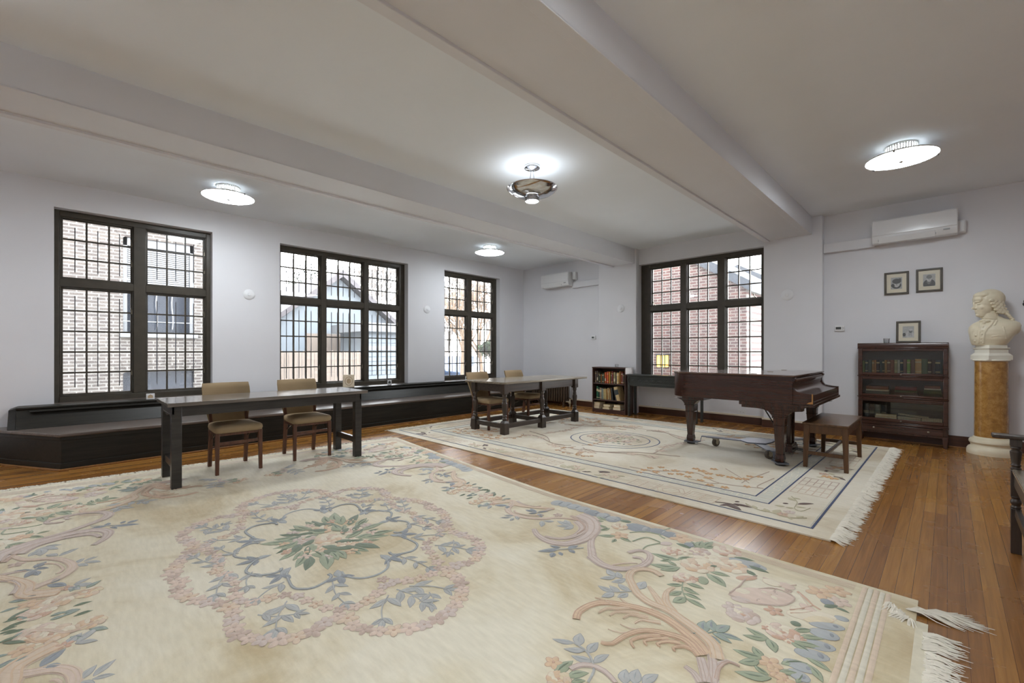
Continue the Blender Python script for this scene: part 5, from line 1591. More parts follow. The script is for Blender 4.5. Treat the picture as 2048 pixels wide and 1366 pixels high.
# ribbed stripes inside the border
for o_, c in ((.106, 'P'), (.129, 'h'), (.152, 'P'), (.175, 'h'), (.198, 'P')):
    ru.line([(X1 - o_, Y0r + .1), (X1 - o_, Y1r - .05)], .019, c); ru.line([(X0 + o_, Y0r + .1), (X0 + o_, Y1r - .05)], .019, c)
for o_, c in ((.052, 'P'), (.068, 'P'), (.085, 'P'), (.101, 'P')):
    ru.line([(X0 + .12, Y1r - o_), (X1 - .24, Y1r - o_)], .009, c); ru.line([(X0 + .12, Y0r + o_), (X1 - .24, Y0r + o_)], .009, c)
# central medallion, drawn in one quadrant and mirrored
MX, MY = -2.84, 1.17
outer = [(1.21, 0), (1.20, .09), (1.15, .17), (1.08, .25), (.98, .29), (.88, .28), (.86, .34), (.90, .42), (.89, .50), (.84, .57), (.77, .63), (.69, .665), (.61, .66), (.52, .64), (.46, .63), (.36, .67), (.27, .73), (.18, .77), (.08, .785), (0, .76)]
inner = [(.72, 0), (.79, .03), (.83, .10), (.86, .18), (.85, .25), (.79, .31), (.71, .335), (.63, .36), (.55, .38), (.50, .43), (.485, .49), (.465, .56), (.40, .60), (.31, .585), (.2, .565), (.1, .575), (0, .61)]
def resample(P, step):
    o = [P[0]]; acc = 0
    for a, b in zip(P, P[1:]):
        L = math.hypot(b[0] - a[0], b[1] - a[1]); t = step - acc
        while t <= L:
            o.append((a[0] + (b[0] - a[0]) * t / L, a[1] + (b[1] - a[1]) * t / L)); t += step
        acc = (acc + L) % step
    return o
for sx in (1, -1):
    for sy in (1, -1):
        q = lambda p: (MX + sx * p[0], MY + sy * p[1])
        for P, st, r_ in ((outer, .066, .044), (inner, .07, .036)):
            for i, p in enumerate(resample(P, st)):
                if (p[0] == 0 and sx < 0) or (p[1] == 0 and sy < 0): continue
                ru.flower(q(p), r_ * rnd.uniform(.85, 1.15), 'pMpP'[i % 4] if i % 5 else 'm', 5, rnd.uniform(0, 1.2))
        # blue scrolled cartouche
        knots = [(0, .415), (.29, .365), (.53, .15), (.53, -.15)]
        for (a, b, bulge) in (((.02, .43), (.25, .39), .075), ((.31, .345), (.52, .20), .11)):
            mx_, my_ = (a[0] + b[0]) / 2, (a[1] + b[1]) / 2; L = math.hypot(mx_, my_); ux, uy = mx_ / L, my_ / L
            pts = [(a[0] - ux * .03, a[1] - uy * .03), a, (a[0] * .72 + b[0] * .28 + ux * bulge, a[1] * .72 + b[1] * .28 + uy * bulge), (mx_ + ux * bulge * 1.1, my_ + uy * bulge * 1.1), (a[0] * .25 + b[0] * .75 + ux * bulge * .85, a[1] * .25 + b[1] * .75 + uy * bulge * .85), b, (b[0] - ux * .04, b[1] - uy * .04), (b[0] - ux * .05 + .015 * (a[0] - b[0]) / .2, b[1] - uy * .05 + .015 * (a[1] - b[1]) / .2)]
            ru.stroke([q(p) for p in pts], .013, .019, 'b')
        if sy > 0: ru.stroke([q(p) for p in ((.49, .12), (.54, .125), (.625, .08), (.655, 0), (.625, -.08), (.54, -.125), (.49, -.12))], .016, .016, 'b')
        for kx, ky in ((0, .415), (.29, .365), (.53, .15)):
            if kx == 0 and sx < 0: continue
            L = math.hypot(kx, ky); ux, uy = kx / L, ky / L
            ru.leaf(q((kx, ky)), q((kx + ux * .10, ky + uy * .10)), .4, 'd'); ru.leaf(q((kx, ky)), q((kx - ux * .08, ky - uy * .08)), .5, 'b')
            for d_ in (1, -1): ru.leaf(q((kx, ky)), q((kx + ux * .03 - d_ * uy * .075, ky + uy * .03 + d_ * ux * .075)), .42, 'd')
        # leaf sprays between cartouche and wreath
        def spray(a, b, n, L0, c='s', w=.34):
            dx, dy = b[0] - a[0], b[1] - a[1]; L = math.hypot(dx, dy); ux, uy = dx / L, dy / L
            ru.stroke([q(a), q((a[0] + dx * .5 - uy * .015, a[1] + dy * .5 + ux * .015)), q(b)], .008, .006, c, False)
            for k in range(n):
                t = .12 + .8 * k / max(1, n - 1)
                for d_ in (1, -1):
                    th = .75 * d_; vx, vy = ux * math.cos(th) - uy * math.sin(th), ux * math.sin(th) + uy * math.cos(th); l = L0 * (1 - .35 * t)
                    p = (a[0] + dx * t, a[1] + dy * t); ru.leaf(q(p), q((p[0] + vx * l, p[1] + vy * l)), w, c)
            ru.leaf(q(b), q((b[0] + ux * L0 * .7, b[1] + uy * L0 * .7)), w, c)
        if sy > 0:
            spray((.86, 0), (1.06, .03), 3, .12); spray((1.0, .1), (1.1, .04), 1, .08)
        spray((.88, .06), (1.04, .18), 2, .11)
        spray((.56, .20), (.80, .24), 3, .085); spray((.38, .38), (.46, .53), 2, .09)
        spray((.58, .43), (.78, .54), 3, .11); spray((.60, .56), (.72, .43), 2, .08)
        spray((.05, .56), (.28, .66), 3, .10); spray((.15, .47), (.30, .53), 2, .085)
# bouquet
for k in range(30):
    a = 2 * PI * k / 30 + rnd.uniform(-.06, .06); r0, r1 = rnd.uniform(.18, .24), rnd.uniform(.32, .43)
    ru.leaf((MX + r0 * 1.15 * math.cos(a), MY + r0 * math.sin(a)), (MX + r1 * 1.1 * math.cos(a + .12), MY + r1 * .92 * math.sin(a + .12)), .34, 'GGNG'[k % 4])
for k in range(16):
    a = 2 * PI * k / 16 + .2; r0 = rnd.uniform(.10, .2)
    ru.leaf((MX + r0 * math.cos(a), MY + r0 * math.sin(a)), (MX + (r0 + .11) * math.cos(a + .5), MY + (r0 + .1) * math.sin(a + .5)), .42, 'NGN'[k % 3])
for k in range(12):
    a = 2 * PI * k / 12 + .1; ru.flower((MX + .29 * math.cos(a), MY + .255 * math.sin(a)), .04, 'OrpM'[k % 4], 5, a)
for k in range(5):
    a = 2 * PI * k / 5 + .4; ru.rose((MX + .17 * math.cos(a), MY + .15 * math.sin(a)), .075, 'PpOM'[k % 4], rnd)
ru.rose((MX + .02, MY - .01), .085, 'P', rnd)
for k in range(9):
    a = 2 * PI * k / 9; r0 = rnd.uniform(.08, .13); ru.lay = 6; ru.leaf((MX + r0 * math.cos(a), MY + r0 * math.sin(a)), (MX + (r0 + .10) * math.cos(a + .6), MY + (r0 + .09) * math.sin(a + .6)), .42, 'NG'[k % 2])
t = thing('floral_rug', 'large cream front rug with carved floral medallion and pink wreath, under the narrow table', 'rug', (-2.9, 1.165, 0))
M_field1 = wool('cream_wool_field', S(214, 205, 183), [(.28, S(178, 156, 118)), (.38, S(200, 185, 152)), (.47, S(217, 207, 181)), (.62, S(225, 218, 198))])
ru.m.build('pile', [M_field1] + RMAT, t, fix=False, ang=60, world=(-2.9, 1.165, 0))
m = MB(); sv = [(X1 - .005, y) for y in [Y0r + .02 + k * .06 for k in range(int((2.76 - Y0r) / .06))]]
for (xa, ya), (xb, yb) in zip(sv, sv[1:]): m.hexa([(xa, ya), (xa + .045, ya), (xb + .045, yb), (xb, yb)], .001, [(xa, ya), (xa + .045, ya), (xb + .045, yb), (xb, yb)], .009)
m.build('selvage', M_selv, t, world=(-2.9, 1.165, 0))
m = MB()
fringe(m, [(X1 + .038, Y0r + .03 + k * .0125) for k in range(int((2.42 - Y0r) / .0125))], (1, 0.12), .11, rnd, 4, .008, .5)
fringe(m, [(X1 + .03, 2.44 + k * .02) for k in range(8)], (1, .4), .12, rnd, 7, .012, .6)
fringe(m, [(X1 - .02 - .008 * k, 2.66 + .012 * k) for k in range(10)], (-.3, -1), .10, rnd, 6, .018, .5)
fringe(m, [(X1 - .035 + .012 * k, 2.76 + .006 * k) for k in range(8)], (1, .25), .17, rnd, 8, .016, .35)
f = m.build('fringe', M_cotton, t, fix=False, world=(-2.9, 1.165, 0)); f['kind'] = 'stuff'
m = MB()
fringe(m, [warp1(X0 - .002, Y0r + .03 + k * .0125) for k in range(int((Y1r - Y0r - .06) / .0125))], (-1, 0), .085, rnd, 4, .008, .6)
f = m.build('fringe', M_cotton, t, fix=False, world=(-2.9, 1.165, 0)); f['kind'] = 'stuff'

# far rug -------------------------------------------------------------------
CX2, CY2 = -3.32, 5.33
A0, A1, B0, B1 = -6.06, -.53, 3.43, 7.2
def warp2(x, y):
    k = (y - B0) / (B1 - B0)
    return x + (.03 * k if x > -2 else 0) * min(1, (x + 2) / 1.4), y + .024 * (x + 3.3) * max(0, k)
rv = Rug(A0, A1, B0, B1, warp2, .015)
DATA2 = '''
S n 14 6 972 -1219 1227 -1176 1535 -968 1840 -1158 2171 -1054
S n 9 5 1705 -604 1865 -779 2032 -968
S n 9 5 2051 -425 1995 -797 1982 -1018
S n 10 5 2148 -646 2111 -1019 2171 -1054
S n 7 4 1576 -1212 1779 -1218 1840 -1158
S n 7 4 1157 -1205 1405 -1309 1492 -1296
F o 38 1135 -1227
F o 38 1143 -1110
F o 40 1252 -1208
F o 38 1211 -1008
F o 47 1373 -1032
F o 42 1459 -1120
F o 46 1502 -1000
F o 41 1489 -818
F o 47 1567 -856
F o 46 1647 -904
F o 47 1704 -1056
F o 41 1624 -701
F o 45 1752 -891
F o 44 1845 -888
F o 41 1915 -891
F o 41 1965 -855
F o 38 1970 -734
F o 39 1801 -1276
F o 37 1684 -1190
F o 38 1550 -1151
F o 33 1389 -1174
F o 38 1920 -1253
F o 35 2037 -683
F o 36 2050 -1093
F o 34 1144 -1339
F o 34 1300 -1088
S k 14 6 2002 -1698 2058 -1673 2123 -1658 2166 -1665
L k 0.35 2072 -1679 2215 -1753
L k 0.3 2116 -1635 2256 -1633
L k 0.3 2101 -1660 2053 -1758
E k 25 2110 -1581 2137 -1554
S y 9 6 2186 -1566 2298 -1647 2392 -1645 2499 -1669 2599 -1591
L y 0.45 2229 -1597 2192 -1585
L y 0.45 2282 -1627 2237 -1565
L y 0.45 2315 -1631 2355 -1660
L y 0.45 2371 -1643 2322 -1577
L y 0.45 2413 -1646 2416 -1531
L y 0.45 2499 -1669 2534 -1696
L y 0.45 2548 -1628 2572 -1554
F r 46 2449 -1624
F M 39 2479 -1536
S y 9 5 2398 -1120 2463 -1242 2484 -1417 2534 -1460 2569 -1333
L y 0.45 2417 -1156 2472 -1155
L y 0.45 2449 -1229 2385 -1160
L y 0.45 2480 -1373 2552 -1349
L y 0.45 2480 -1421 2428 -1448
L y 0.45 2424 -1429 2354 -1449
L k 0.26 2480 -1300 2569 -1196
E k 24 2392 -1362 2423 -1331
L y 0.4 2473 -288 2414 -309
F o 50 2489 -235
F o 50 2541 -256
F r 45 2448 -141
L k 0.26 2526 -161 2637 -266
E k 29 2429 14 2459 28
L y 0.4 2532 -118 2473 -62
L y 0.4 2567 -267 2595 -130
L y 0.4 514 -1726 405 -1610
L y 0.4 533 -1707 528 -1565
L y 0.4 602 -1710 579 -1588
L y 0.4 670 -1712 668 -1573
L y 0.4 704 -1714 680 -1770
L y 0.4 755 -1696 779 -1639
L k 0.3 721 -1716 807 -1658
E k 34 867 -1585 895 -1557
L y 0.4 865 -1720 945 -1704
L y 0.4 914 -1703 956 -1629
L y 0.4 988 -1724 947 -1796
L y 0.4 1000 -1650 1057 -1625
L y 0.4 1054 -1596 1120 -1562
S n 22 10 -994 -709 -795 -650 -287 -891 -93 -811
S n 19 10 -865 -511 -820 -173 -781 99
S n 17 8 -1151 -425 -715 -571 -442 -811
S n 16 9 0 -934 190 -949 381 -953
S n 12 7 125 -913 193 -845 353 -885
F P 75 -927 -643
F P 73 -693 -682
F P 70 -856 -284
F P 71 -798 -75
F P 62 297 -940
F P 57 199 -989
F P 76 -282 67
F n 63 -264 -124
F y 67 -105 33
F P 68 -78 198
F n 62 76 14
F P 66 117 120
F y 62 206 143
F M 59 70 -304
F P 60 121 -193
E k 54 260 -56 291 -24
L k 0.4 -942 -1540 -824 -1590
L k 0.3 -865 -1631 -900 -1555
F P 51 -1051 -1648
F P 50 -942 -1653
F P 48 -633 -1664
F P 48 -564 -1596
'''

rv.draw(DATA2, CX2, CY2, [(1, 1), (-1, 1), (1, -1), (-1, -1)], rnd)
def rect(i0, i1, w, c):
    P = [(A0 + i0, B0 + i1), (A1 - i0, B0 + i1), (A1 - i0, B1 - i1), (A0 + i0, B1 - i1), (A0 + i0, B0 + i1)]
    rv.line(P, w, c)
rect(.125, .125, .016, 'B'); rect(.142, .142, .006, 'g')
rect(.475, .455, .014, 'B'); rect(.605, .585, .014, 'B')
# grey green band with a key pattern
for (a, b) in (((A0 + .54, B0 + .52), (A1 - .54, B0 + .52)), ((A1 - .54, B0 + .63), (A1 - .54, B1 - .63)), ((A1 - .54, B1 - .52), (A0 + .54, B1 - .52)), ((A0 + .54, B1 - .63), (A0 + .54, B0 + .63))):
    rv.line([a, b], .105, 'g', -.0006)
    L = math.hypot(b[0] - a[0], b[1] - a[1]); ux, uy = (b[0] - a[0]) / L, (b[1] - a[1]) / L; n = int(L / .145)
    for k in range(n):
        s0 = .06 + k * .145
        loc = [(0, -.036), (0, .036), (.10, .036), (.10, -.012), (.05, -.012), (.05, .012)]
        if k % 2: loc = [(x, -y) for x, y in loc]
        rv.line([(a[0] + ux * (s0 + x) - uy * y, a[1] + uy * (s0 + x) + ux * y) for x, y in loc], .011, 'w', .0014)
# fret panels in the border
def fret(cx, cy, ax, w, h, kind, c='P'):
    if ax == 'x': q = lambda a, b: (cx + a, cy + b)
    else: q = lambda a, b: (cx + b, cy + a)
    if kind == 'hex':
        for k in (1, .62): rv.line([q(a * k, b * k) for a, b in ((-w / 2, 0), (-w / 4, h / 2), (w / 4, h / 2), (w / 2, 0), (w / 4, -h / 2), (-w / 4, -h / 2), (-w / 2, 0))], .009, c)
        rv.line([q(-w / 2, h / 2), q(-w / 2, -h / 2)], .008, c); rv.line([q(w / 2, h / 2), q(w / 2, -h / 2)], .008, c)
    else:
        rv.line([q(-w / 2, -h / 2), q(w / 2, -h / 2), q(w / 2, h / 2), q(-w / 2, h / 2), q(-w / 2, -h / 2)], .008, c)
        for k in range(1, 5):
            y = -h / 2 + h * k / 5; rv.line([q(-w / 2 if k % 2 else -w * .36, y), q(w * .36 if k % 2 else w / 2, y)], .008, c)
        rv.line([q(0, -h / 2), q(0, h / 2)], .008, c)
for x0 in (-1.70, CX2, 2 * CX2 + 1.70):
    for sy in (B0 + .24, B1 - .24):
        fret(x0, sy, 'x', .25, .21, 'hex'); fret(x0 - .26, sy, 'x', .23, .20, 'bar'); fret(x0 + .26, sy, 'x', .23, .20, 'bar')
for y0 in (4.64, 6.02):
    for sx in (A1 - .31, A0 + .31):
        fret(sx, y0 - .15, 'y', .27, .26, 'bar'); fret(sx, y0 + .15, 'y', .27, .26, 'bar', 'n')
# centre medallion
for r_, c in ((.60, 'B'), (.588, 'g'), (.475, 'B')):
    rv.line([(CX2 + .07 + r_ * math.cos(a), CY2 - .06 + r_ * .93 * math.sin(a)) for a in [2 * PI * k / 56 for k in range(57)]], .013 if c == 'B' else .007, c)
for k in range(40):
    a = rnd.uniform(0, 2 * PI); r_ = .38 * math.sqrt(rnd.uniform(0, 1)); rv.flower((CX2 + .07 + r_ * 1.05 * math.cos(a), CY2 - .06 + r_ * .8 * math.sin(a)), rnd.uniform(.025, .045), 'OPyMn'[k % 5], 5, a)
for k in range(34):
    a = rnd.uniform(0, 2 * PI); r_ = .36 * math.sqrt(rnd.uniform(.02, 1)); p = (CX2 + .07 + r_ * math.cos(a), CY2 - .06 + r_ * .85 * math.sin(a)); b_ = rnd.uniform(0, 6.28); rv.leaf(p, (p[0] + .06 * math.cos(b_), p[1] + .06 * math.sin(b_)), .4, 'yGN'[k % 3])
# branches wandering over the field
for k in range(16):
    x, y = CX2 + rnd.uniform(-1.9, 1.9), CY2 + rnd.choice((-1, 1)) * rnd.uniform(.55, 1.05); a = rnd.uniform(0, 6.28); P = [(x, y)]
    for j in range(5):
        a += rnd.uniform(-.7, .7); x += .13 * math.cos(a); y += .11 * math.sin(a); P.append((x, y))
    P = [(max(A0 + .75, min(A1 - .75, px)), max(B0 + .75, min(B1 - .75, py))) for px, py in P]
    rv.stroke(P, .012, .005, 'n', False)
    for p in P[1:]:
        for j in range(2): rv.flower((p[0] + rnd.uniform(-.05, .05), p[1] + rnd.uniform(-.05, .05)), rnd.uniform(.018, .03), 'oOp'[j % 3], 5, rnd.uniform(0, 1))
t = thing('bordered_rug', 'ivory far rug with blue border lines and fringe, under the piano and oak table', 'rug', (-3.32, 5.33, 0))
M_field2 = wool('ivory_wool_field', S(226, 219, 203), [(.30, S(190, 171, 142)), (.42, S(208, 196, 171)), (.55, S(220, 211, 192)), (.7, S(225, 218, 202))])
rv.m.build('pile', [M_field2] + RMAT, t, fix=False, ang=60, world=(-3.32, 5.33, 0))
m = MB()
for k in range(120):
    y = B0 + .015 + k * (B1 - B0 - .03) / 120; x, Y = warp2(A1, y); fringe(m, [(x - .004, Y), (x - .004, Y + .015)], (1, -.12), .105, rnd, 6, .012, .4)
f = m.build('fringe', M_cotton, t, fix=False, world=(-3.32, 5.33, 0)); f['kind'] = 'stuff'
m = MB()
for k in range(120):
    y = B0 + .015 + k * (B1 - B0 - .03) / 120; x, Y = warp2(A0, y); fringe(m, [(x + .004, Y), (x + .004, Y + .015)], (-1, 0), .08, rnd, 3, .010, .6)
f = m.build('fringe', M_cotton, t, fix=False, world=(-3.32, 5.33, 0)); f['kind'] = 'stuff'

# ------------------------------------------------------------------ ceiling lamps
LAMP = 40.0
M_lens = emit('lamp_diffuser', (.89, .955, 1.0, 1), LAMP)
M_slot = emit('lamp_slots', (.89, .955, 1.0, 1), 14.0)
M_tray = emit('pendant_bulbs', (.89, .955, 1.0, 1), 5.5)
M_lampwhite = plain('white_lamp_metal', S(214, 214, 212), .35, var=.01)
def flush_lamp(label, x, y):
    t = thing('ceiling_lamp', label, 'ceiling lamp', (x, y, ZC), 0, 'round flush ceiling lamps')
    MB().lathe([(.0, -.0), (.125, 0), (.128, -.008), (.12, -.012)], 40, cap=False).build('ceiling_plate', M_lampwhite, t)
    m = MB()
    for k in range(36):
        a = 2 * PI * k / 36
        m.box(.108, .122, -.0045, .0045, -.066, -.01, 0, rotz(a))
    m.lathe([(.12, -.058), (.124, -.064), (.12, -.07)], 40, cap=False)
    m.build('louvre_ring', M_lampwhite, t)
    MB().lathe([(.098, -.065), (.098, -.012)], 30, cap=False).build('inner_glow', M_slot, t)
    MB().lathe([(.10, -.062), (.14, -.072), (.21, -.092), (.262, -.110), (.276, -.118), (.28, -.126), (.274, -.128)], 56, cap=False).build('shade', M_lampwhite, t)
    MB().lathe([(.272, -.124), (.24, -.136), (.18, -.145), (.10, -.150), (.0001, -.152)], 56, cap=False).build('diffuser', M_lens, t)
    m = MB(); m.lathe([(.018, -.149), (.018, -.156), (.012, -.164), (.0001, -.168)], 14, cap=False)
    m.build('finial', M_steel, t)
    for k in range(3):
        a = 2 * PI * k / 3 + .4; MB().box(.262, .284, -.008, .008, -.137, -.116, 0, rotz(a)).build('clip', M_steel, t)
    return t
def pendant(label, x, y):
    t = thing('pendant_lamp', label, 'pendant lamp', (x, y, ZC))
    MB().lathe([(.0001, 0), (.086, 0), (.088, -.01), (.084, -.024), (.03, -.032), (.018, -.04), (.0001, -.04)], 40, cap=False).build('canopy', M_chrome, t)
    m = MB()
    for s in (-1, 1): m.tube([(s * .014, 0, -.03), (s * .045, 0, -.24)], .0045, 8)
    m.tube([(0, .014, -.03), (0, .045, -.24)], .0045, 8)
    m.build('rod', M_chrome, t)
    MB().lathe([(.272, -.238), (.276, -.240), (.274, -.246), (.255, -.268), (.22, -.292), (.17, -.312), (.11, -.327), (.076, -.333), (.074, -.329), (.11, -.321), (.17, -.304), (.22, -.284), (.252, -.262), (.27, -.24)], 64, cap=False).build('bowl', M_chrome, t)
    MB().lathe([(.2, -.278), (.15, -.29), (.0001, -.292)], 40, cap=False).build('bulb_tray', M_tray, t)
    m = MB(); m.lathe([(.070, -.33), (.070, -.372), (.064, -.376)], 40, cap=False)
    for k in range(32): m.box(.066, .079, -.0028, .0028, -.368, -.33, 0, rotz(2 * PI * k / 32))
    m.lathe([(.076, -.366), (.08, -.372), (.078, -.38), (.07, -.382)], 40, cap=False)
    m.build('lower_cup', M_chrome, t)
    MB().lathe([(.074, -.376), (.06, -.384), (.03, -.389), (.0001, -.39)], 30, cap=False).build('lower_lens', M_lens, t)
    return t
flush_lamp('round white flush ceiling lamp nearest the left brick-view window', -6.235, 1.375)
flush_lamp('round white flush ceiling lamp near the far window and corner air conditioner', -6.205, 5.66)
flush_lamp('round white flush ceiling lamp over the piano side, right of the wide beam', -.32, 5.72)
pendant('chrome bowl pendant lamp hanging in the middle bay between the two beams', -3.2, 3.54)
flush_lamp('round flush ceiling lamp above the camera position, over the front rug end', -.32, 1.2)
flush_lamp('added flush fill lamp, out of view behind the camera beside the window wall', -6.235, -2.2)  # from here on unseen lamps, added to fill the room with light
flush_lamp('added flush fill lamp, out of view behind the camera, right of the wide beam', -.32, -2.2)  # added fill light, never in view
flush_lamp('added flush fill lamp, out of view by the right hand wall, behind the camera', 2.0, -.6)  # another unseen lamp added as fill
pendant('added chrome bowl fill pendant, out of view behind the camera, between the two beams', -3.2, -.7)  # unseen twin of the pendant, added for more room light

# ------------------------------------------------------------------ outside
def X(r, g, b): return dk(S(r, g, b), .30)
M_brickA = brick_mat('weathered_tan_brick', X(112, 102, 93), X(84, 73, 68), X(158, 153, 146), 1)
M_brickB = brick_mat('red_brick', X(108, 62, 50), X(78, 43, 37), X(142, 132, 122), 0)
M_brickBy = brick_mat('red_brick_side', X(108, 62, 50), X(78, 43, 37), X(142, 132, 122), 1)
M_slate = plain('slate_roof', X(48, 54, 64), .8, var=.18, vs=8, bump=.3, bs=20)
M_shingle = plain('brown_shingle_roof', X(120, 114, 116), .9, var=.2, vs=9, bump=.3, bs=20)
M_fence = wood('cedar_fence', X(136, 118, 104), X(172, 154, 138), .8, 'Z', 12)
M_siding = plain('pale_blue_siding', X(140, 150, 158), .7, var=.03)
M_trimw = plain('white_exterior_trim', X(156, 158, 160), .6, var=.02)
M_dirt = plain('yard_concrete', S(190, 188, 182), .95, var=.2, vs=2)
M_darkwin = plain('dark_window_glass', X(56, 62, 72), .1, var=.1)
M_bark = plain('bark', X(168, 158, 150), .9, var=.2, vs=15)
M_twig = plain('winter_twigs', X(190, 160, 132), .9, var=.2, vs=15)
M_leafg = plain('evergreen_leaves', X(78, 98, 46), .8, var=.3, vs=20)
M_leafd = plain('dark_evergreen_leaves', X(54, 66, 50), .8, var=.3, vs=20)
structure(MB().box(-60, XA - .4, -30, 60, -.6, -.45).build('ground', M_dirt))
structure(MB().box(XA - .4, 40, YB + .4, 60, -.6, -.45).build('ground', M_dirt))

# brick house beyond the left window
HX = -12.2
w = (HX - 3, -1.5, -.45)
t = thing('brick_house', 'weathered tan brick neighbour house seen through the left window', 'building', w)
hy0, hy1, hz = -7.0, 3.05, 6.6
wy0, wy1 = .80, 2.02         # arched openings on the facing wall
m = MB()
spans = [(2.0, 4.05, wy0, wy1), (-.3, .95, wy0 - .05, wy1 + .15)]
m.box(HX - 6, HX - .3, hy0, hy1, -.45, hz)
m.box(HX - .3, HX, hy0, wy0, -.45, hz); m.box(HX - .3, HX, wy1, hy1, -.45, hz)
for z0, z1 in ((-.45, .02), (.78, 1.62), (3.62, hz)): m.box(HX - .3, HX, wy0, wy1, z0, z1)
m.build('wall', M_brickA, t, world=w)
m = MB(); m.box(HX - .2, HX - .14, wy0, wy1, 1.62, 3.62)
wf = m.build('window', M_darkwin, t, world=w)
m = MB()
m.box(HX - .14, HX - .06, wy0, wy0 + .07, 1.62, 3.62); m.box(HX - .14, HX - .06, wy1 - .07, wy1, 1.62, 3.62); m.box(HX - .14, HX - .06, wy0, wy1, 2.58, 2.66); m.box(HX - .14, HX - .06, wy0, wy1, 3.45, 3.62)
m.box(HX - .16, HX + .06, wy0 - .06, wy1 + .06, 1.52, 1.62)
m.build('window_frame', M_trimw, wf, world=w)
m = MB()
for k in range(18): m.box(HX - .12, HX - .10, wy0 + .08, wy1 - .08, 2.68 + k * .043, 2.71 + k * .043)
m.build('blind', M_trimw, wf, world=w)
m = MB()
for y in (wy0 + .15, wy0 + .55, wy0 + .82): m.tube([(HX + .02, y + .012 * math.sin(k), 1.7 + .12 * k) for k in range(9)], .011, 6)
m.tube([(HX + .02, wy0, 1.85), (HX + .02, wy1, 1.85)], .011, 6); m.tube([(HX + .02, wy0, 2.6), (HX + .02, wy1, 2.6)], .011, 6)
m.build('window_grille', M_trimw, wf, world=w)
m = MB()
for z, yy in ((3.62, 0), (.78, 0)):
    for k in range(13):
        a = -.55 + 1.1 * k / 12
        c = (wy0 + wy1) / 2; R_ = 1.15
        m.box(-.012, .012, -.036, .036, R_, R_ + .22, 0, T(HX, c, z - 1.0) @ rotx(-a) @ T(0, 0, 0))
m.build('brick_arch', M_brickA, t, world=w)
MB().box(HX - .2, HX - .15, wy0, wy1, .02, .78).build('cellar_window', M_darkwin, t, world=w)
MB().box(HX - 6.2, HX + .15, hy0 - .2, hy1 + .15, hz, hz + .25).build('roof', M_shingle, t, world=w)

# wooden fence: two runs, every board pointed
def fence(label, x0, y0, x1, y1, h, seed):
    w = (x0, y0, -.45); t = thing('picket_fence', label, 'fence', w); r = random.Random(seed)
    d = Vector((x1 - x0, y1 - y0, 0)); L = d.length; d.normalize(); n = int(L / .125)
    a = math.atan2(d.y, d.x); m = MB()
    for k in range(n):
        g = h + r.uniform(-.02, .02); M_ = rotz(a) @ T(k * .125, 0, 0)
        m.prism([(.004, 0), (.118, 0), (.118, g - .05), (.061, g), (.004, g - .05)], -.01, .01, 0, M_ @ Matrix(((1, 0, 0, 0), (0, 0, 1, 0), (0, 1, 0, 0), (0, 0, 0, 1))))
    m.build('boards', M_fence, t)
    m = MB()
    for z in (.3, h - .35): m.box(0, L, .012, .05, z, z + .08, 0, rotz(a))
    m.build('rail', M_fence, t)
    for k in range(int(L / 2.4) + 1):
        MB().box(k * 2.4, k * 2.4 + .09, .03, .12, 0, h + .02, 0, rotz(a)).build('post', M_fence, t)
fence('tall cedar picket fence seen low through the middle window', -13.6, 3.4, -13.8, 7.1, 1.68, 3)
fence('cedar fence running back beyond the pale shed, seen through the far window', -13.9, 9.9, -19.5, 14.5, 1.9, 4)

# garage with gable roof behind the fence
w = (-19.5, 9, -.45)
t = thing('garage', 'pale garage with shingled gable roof rising behind the picket fence', 'building', w)
m = MB(); gy0, gy1 = 5.4, 9.8; gx0, gx1 = -23.0, -17.2; gm = 7.6
m.prism([(gy0, -.45), (gy1, -.45), (gy1, 2.4), (gm, 4.1), (gy0, 2.4)], 0, gx1 - gx0, 0, Matrix(((0, 0, 1, gx0), (1, 0, 0, 0), (0, 1, 0, 0), (0, 0, 0, 1)))); m.build('wall', M_siding, t, world=w)
m = MB()
for ye, s_ in ((gy0 - .45, 1), (gy1 + .45, -1)):
    m.loft([[(x, ye, 2.12), (x, ye, 2.32), (x, gm, 4.42), (x, gm, 4.16)] for x in (gx0 - .3, gx1 + .35)])
m.build('roof', M_shingle, t, world=w)
m = MB(); m.box(gx1, gx1 + .05, 6.3, 8.8, -.45, 1.9); m.build('garage_door', M_fence, t, world=w)

# pale clapboard shed, right sash of the middle window
w = (-17, 11, -.45)
t = thing('clapboard_shed', 'pale blue clapboard shed with flat roof seen in the right sash of the middle window', 'building', w)
m = MB(); sx0, sx1, sy0, sy1 = -16.4, -14.2, 7.25, 9.6
m.box(sx0, sx1 - .03, sy0 + .03, sy1, -.45, 1.9)
for k in range(14):
    z = -.4 + k * .16
    m.hexa([(sx1 - .03, sy0), (sx1 + .012, sy0), (sx1 + .012, sy1), (sx1 - .03, sy1)], z, [(sx1 - .03, sy0), (sx1 - .015, sy0), (sx1 - .015, sy1), (sx1 - .03, sy1)], z + .165)
m.build('siding', M_siding, t, world=w)
m = MB(); m.box(sx0 - .2, sx1 + .25, sy0 - .25, sy1 + .2, 1.9, 2.2); m.box(sx1 - .02, sx1 + .05, sy0, sy1, 1.25, 1.4); m.build('roof_trim', M_trimw, t, world=w)

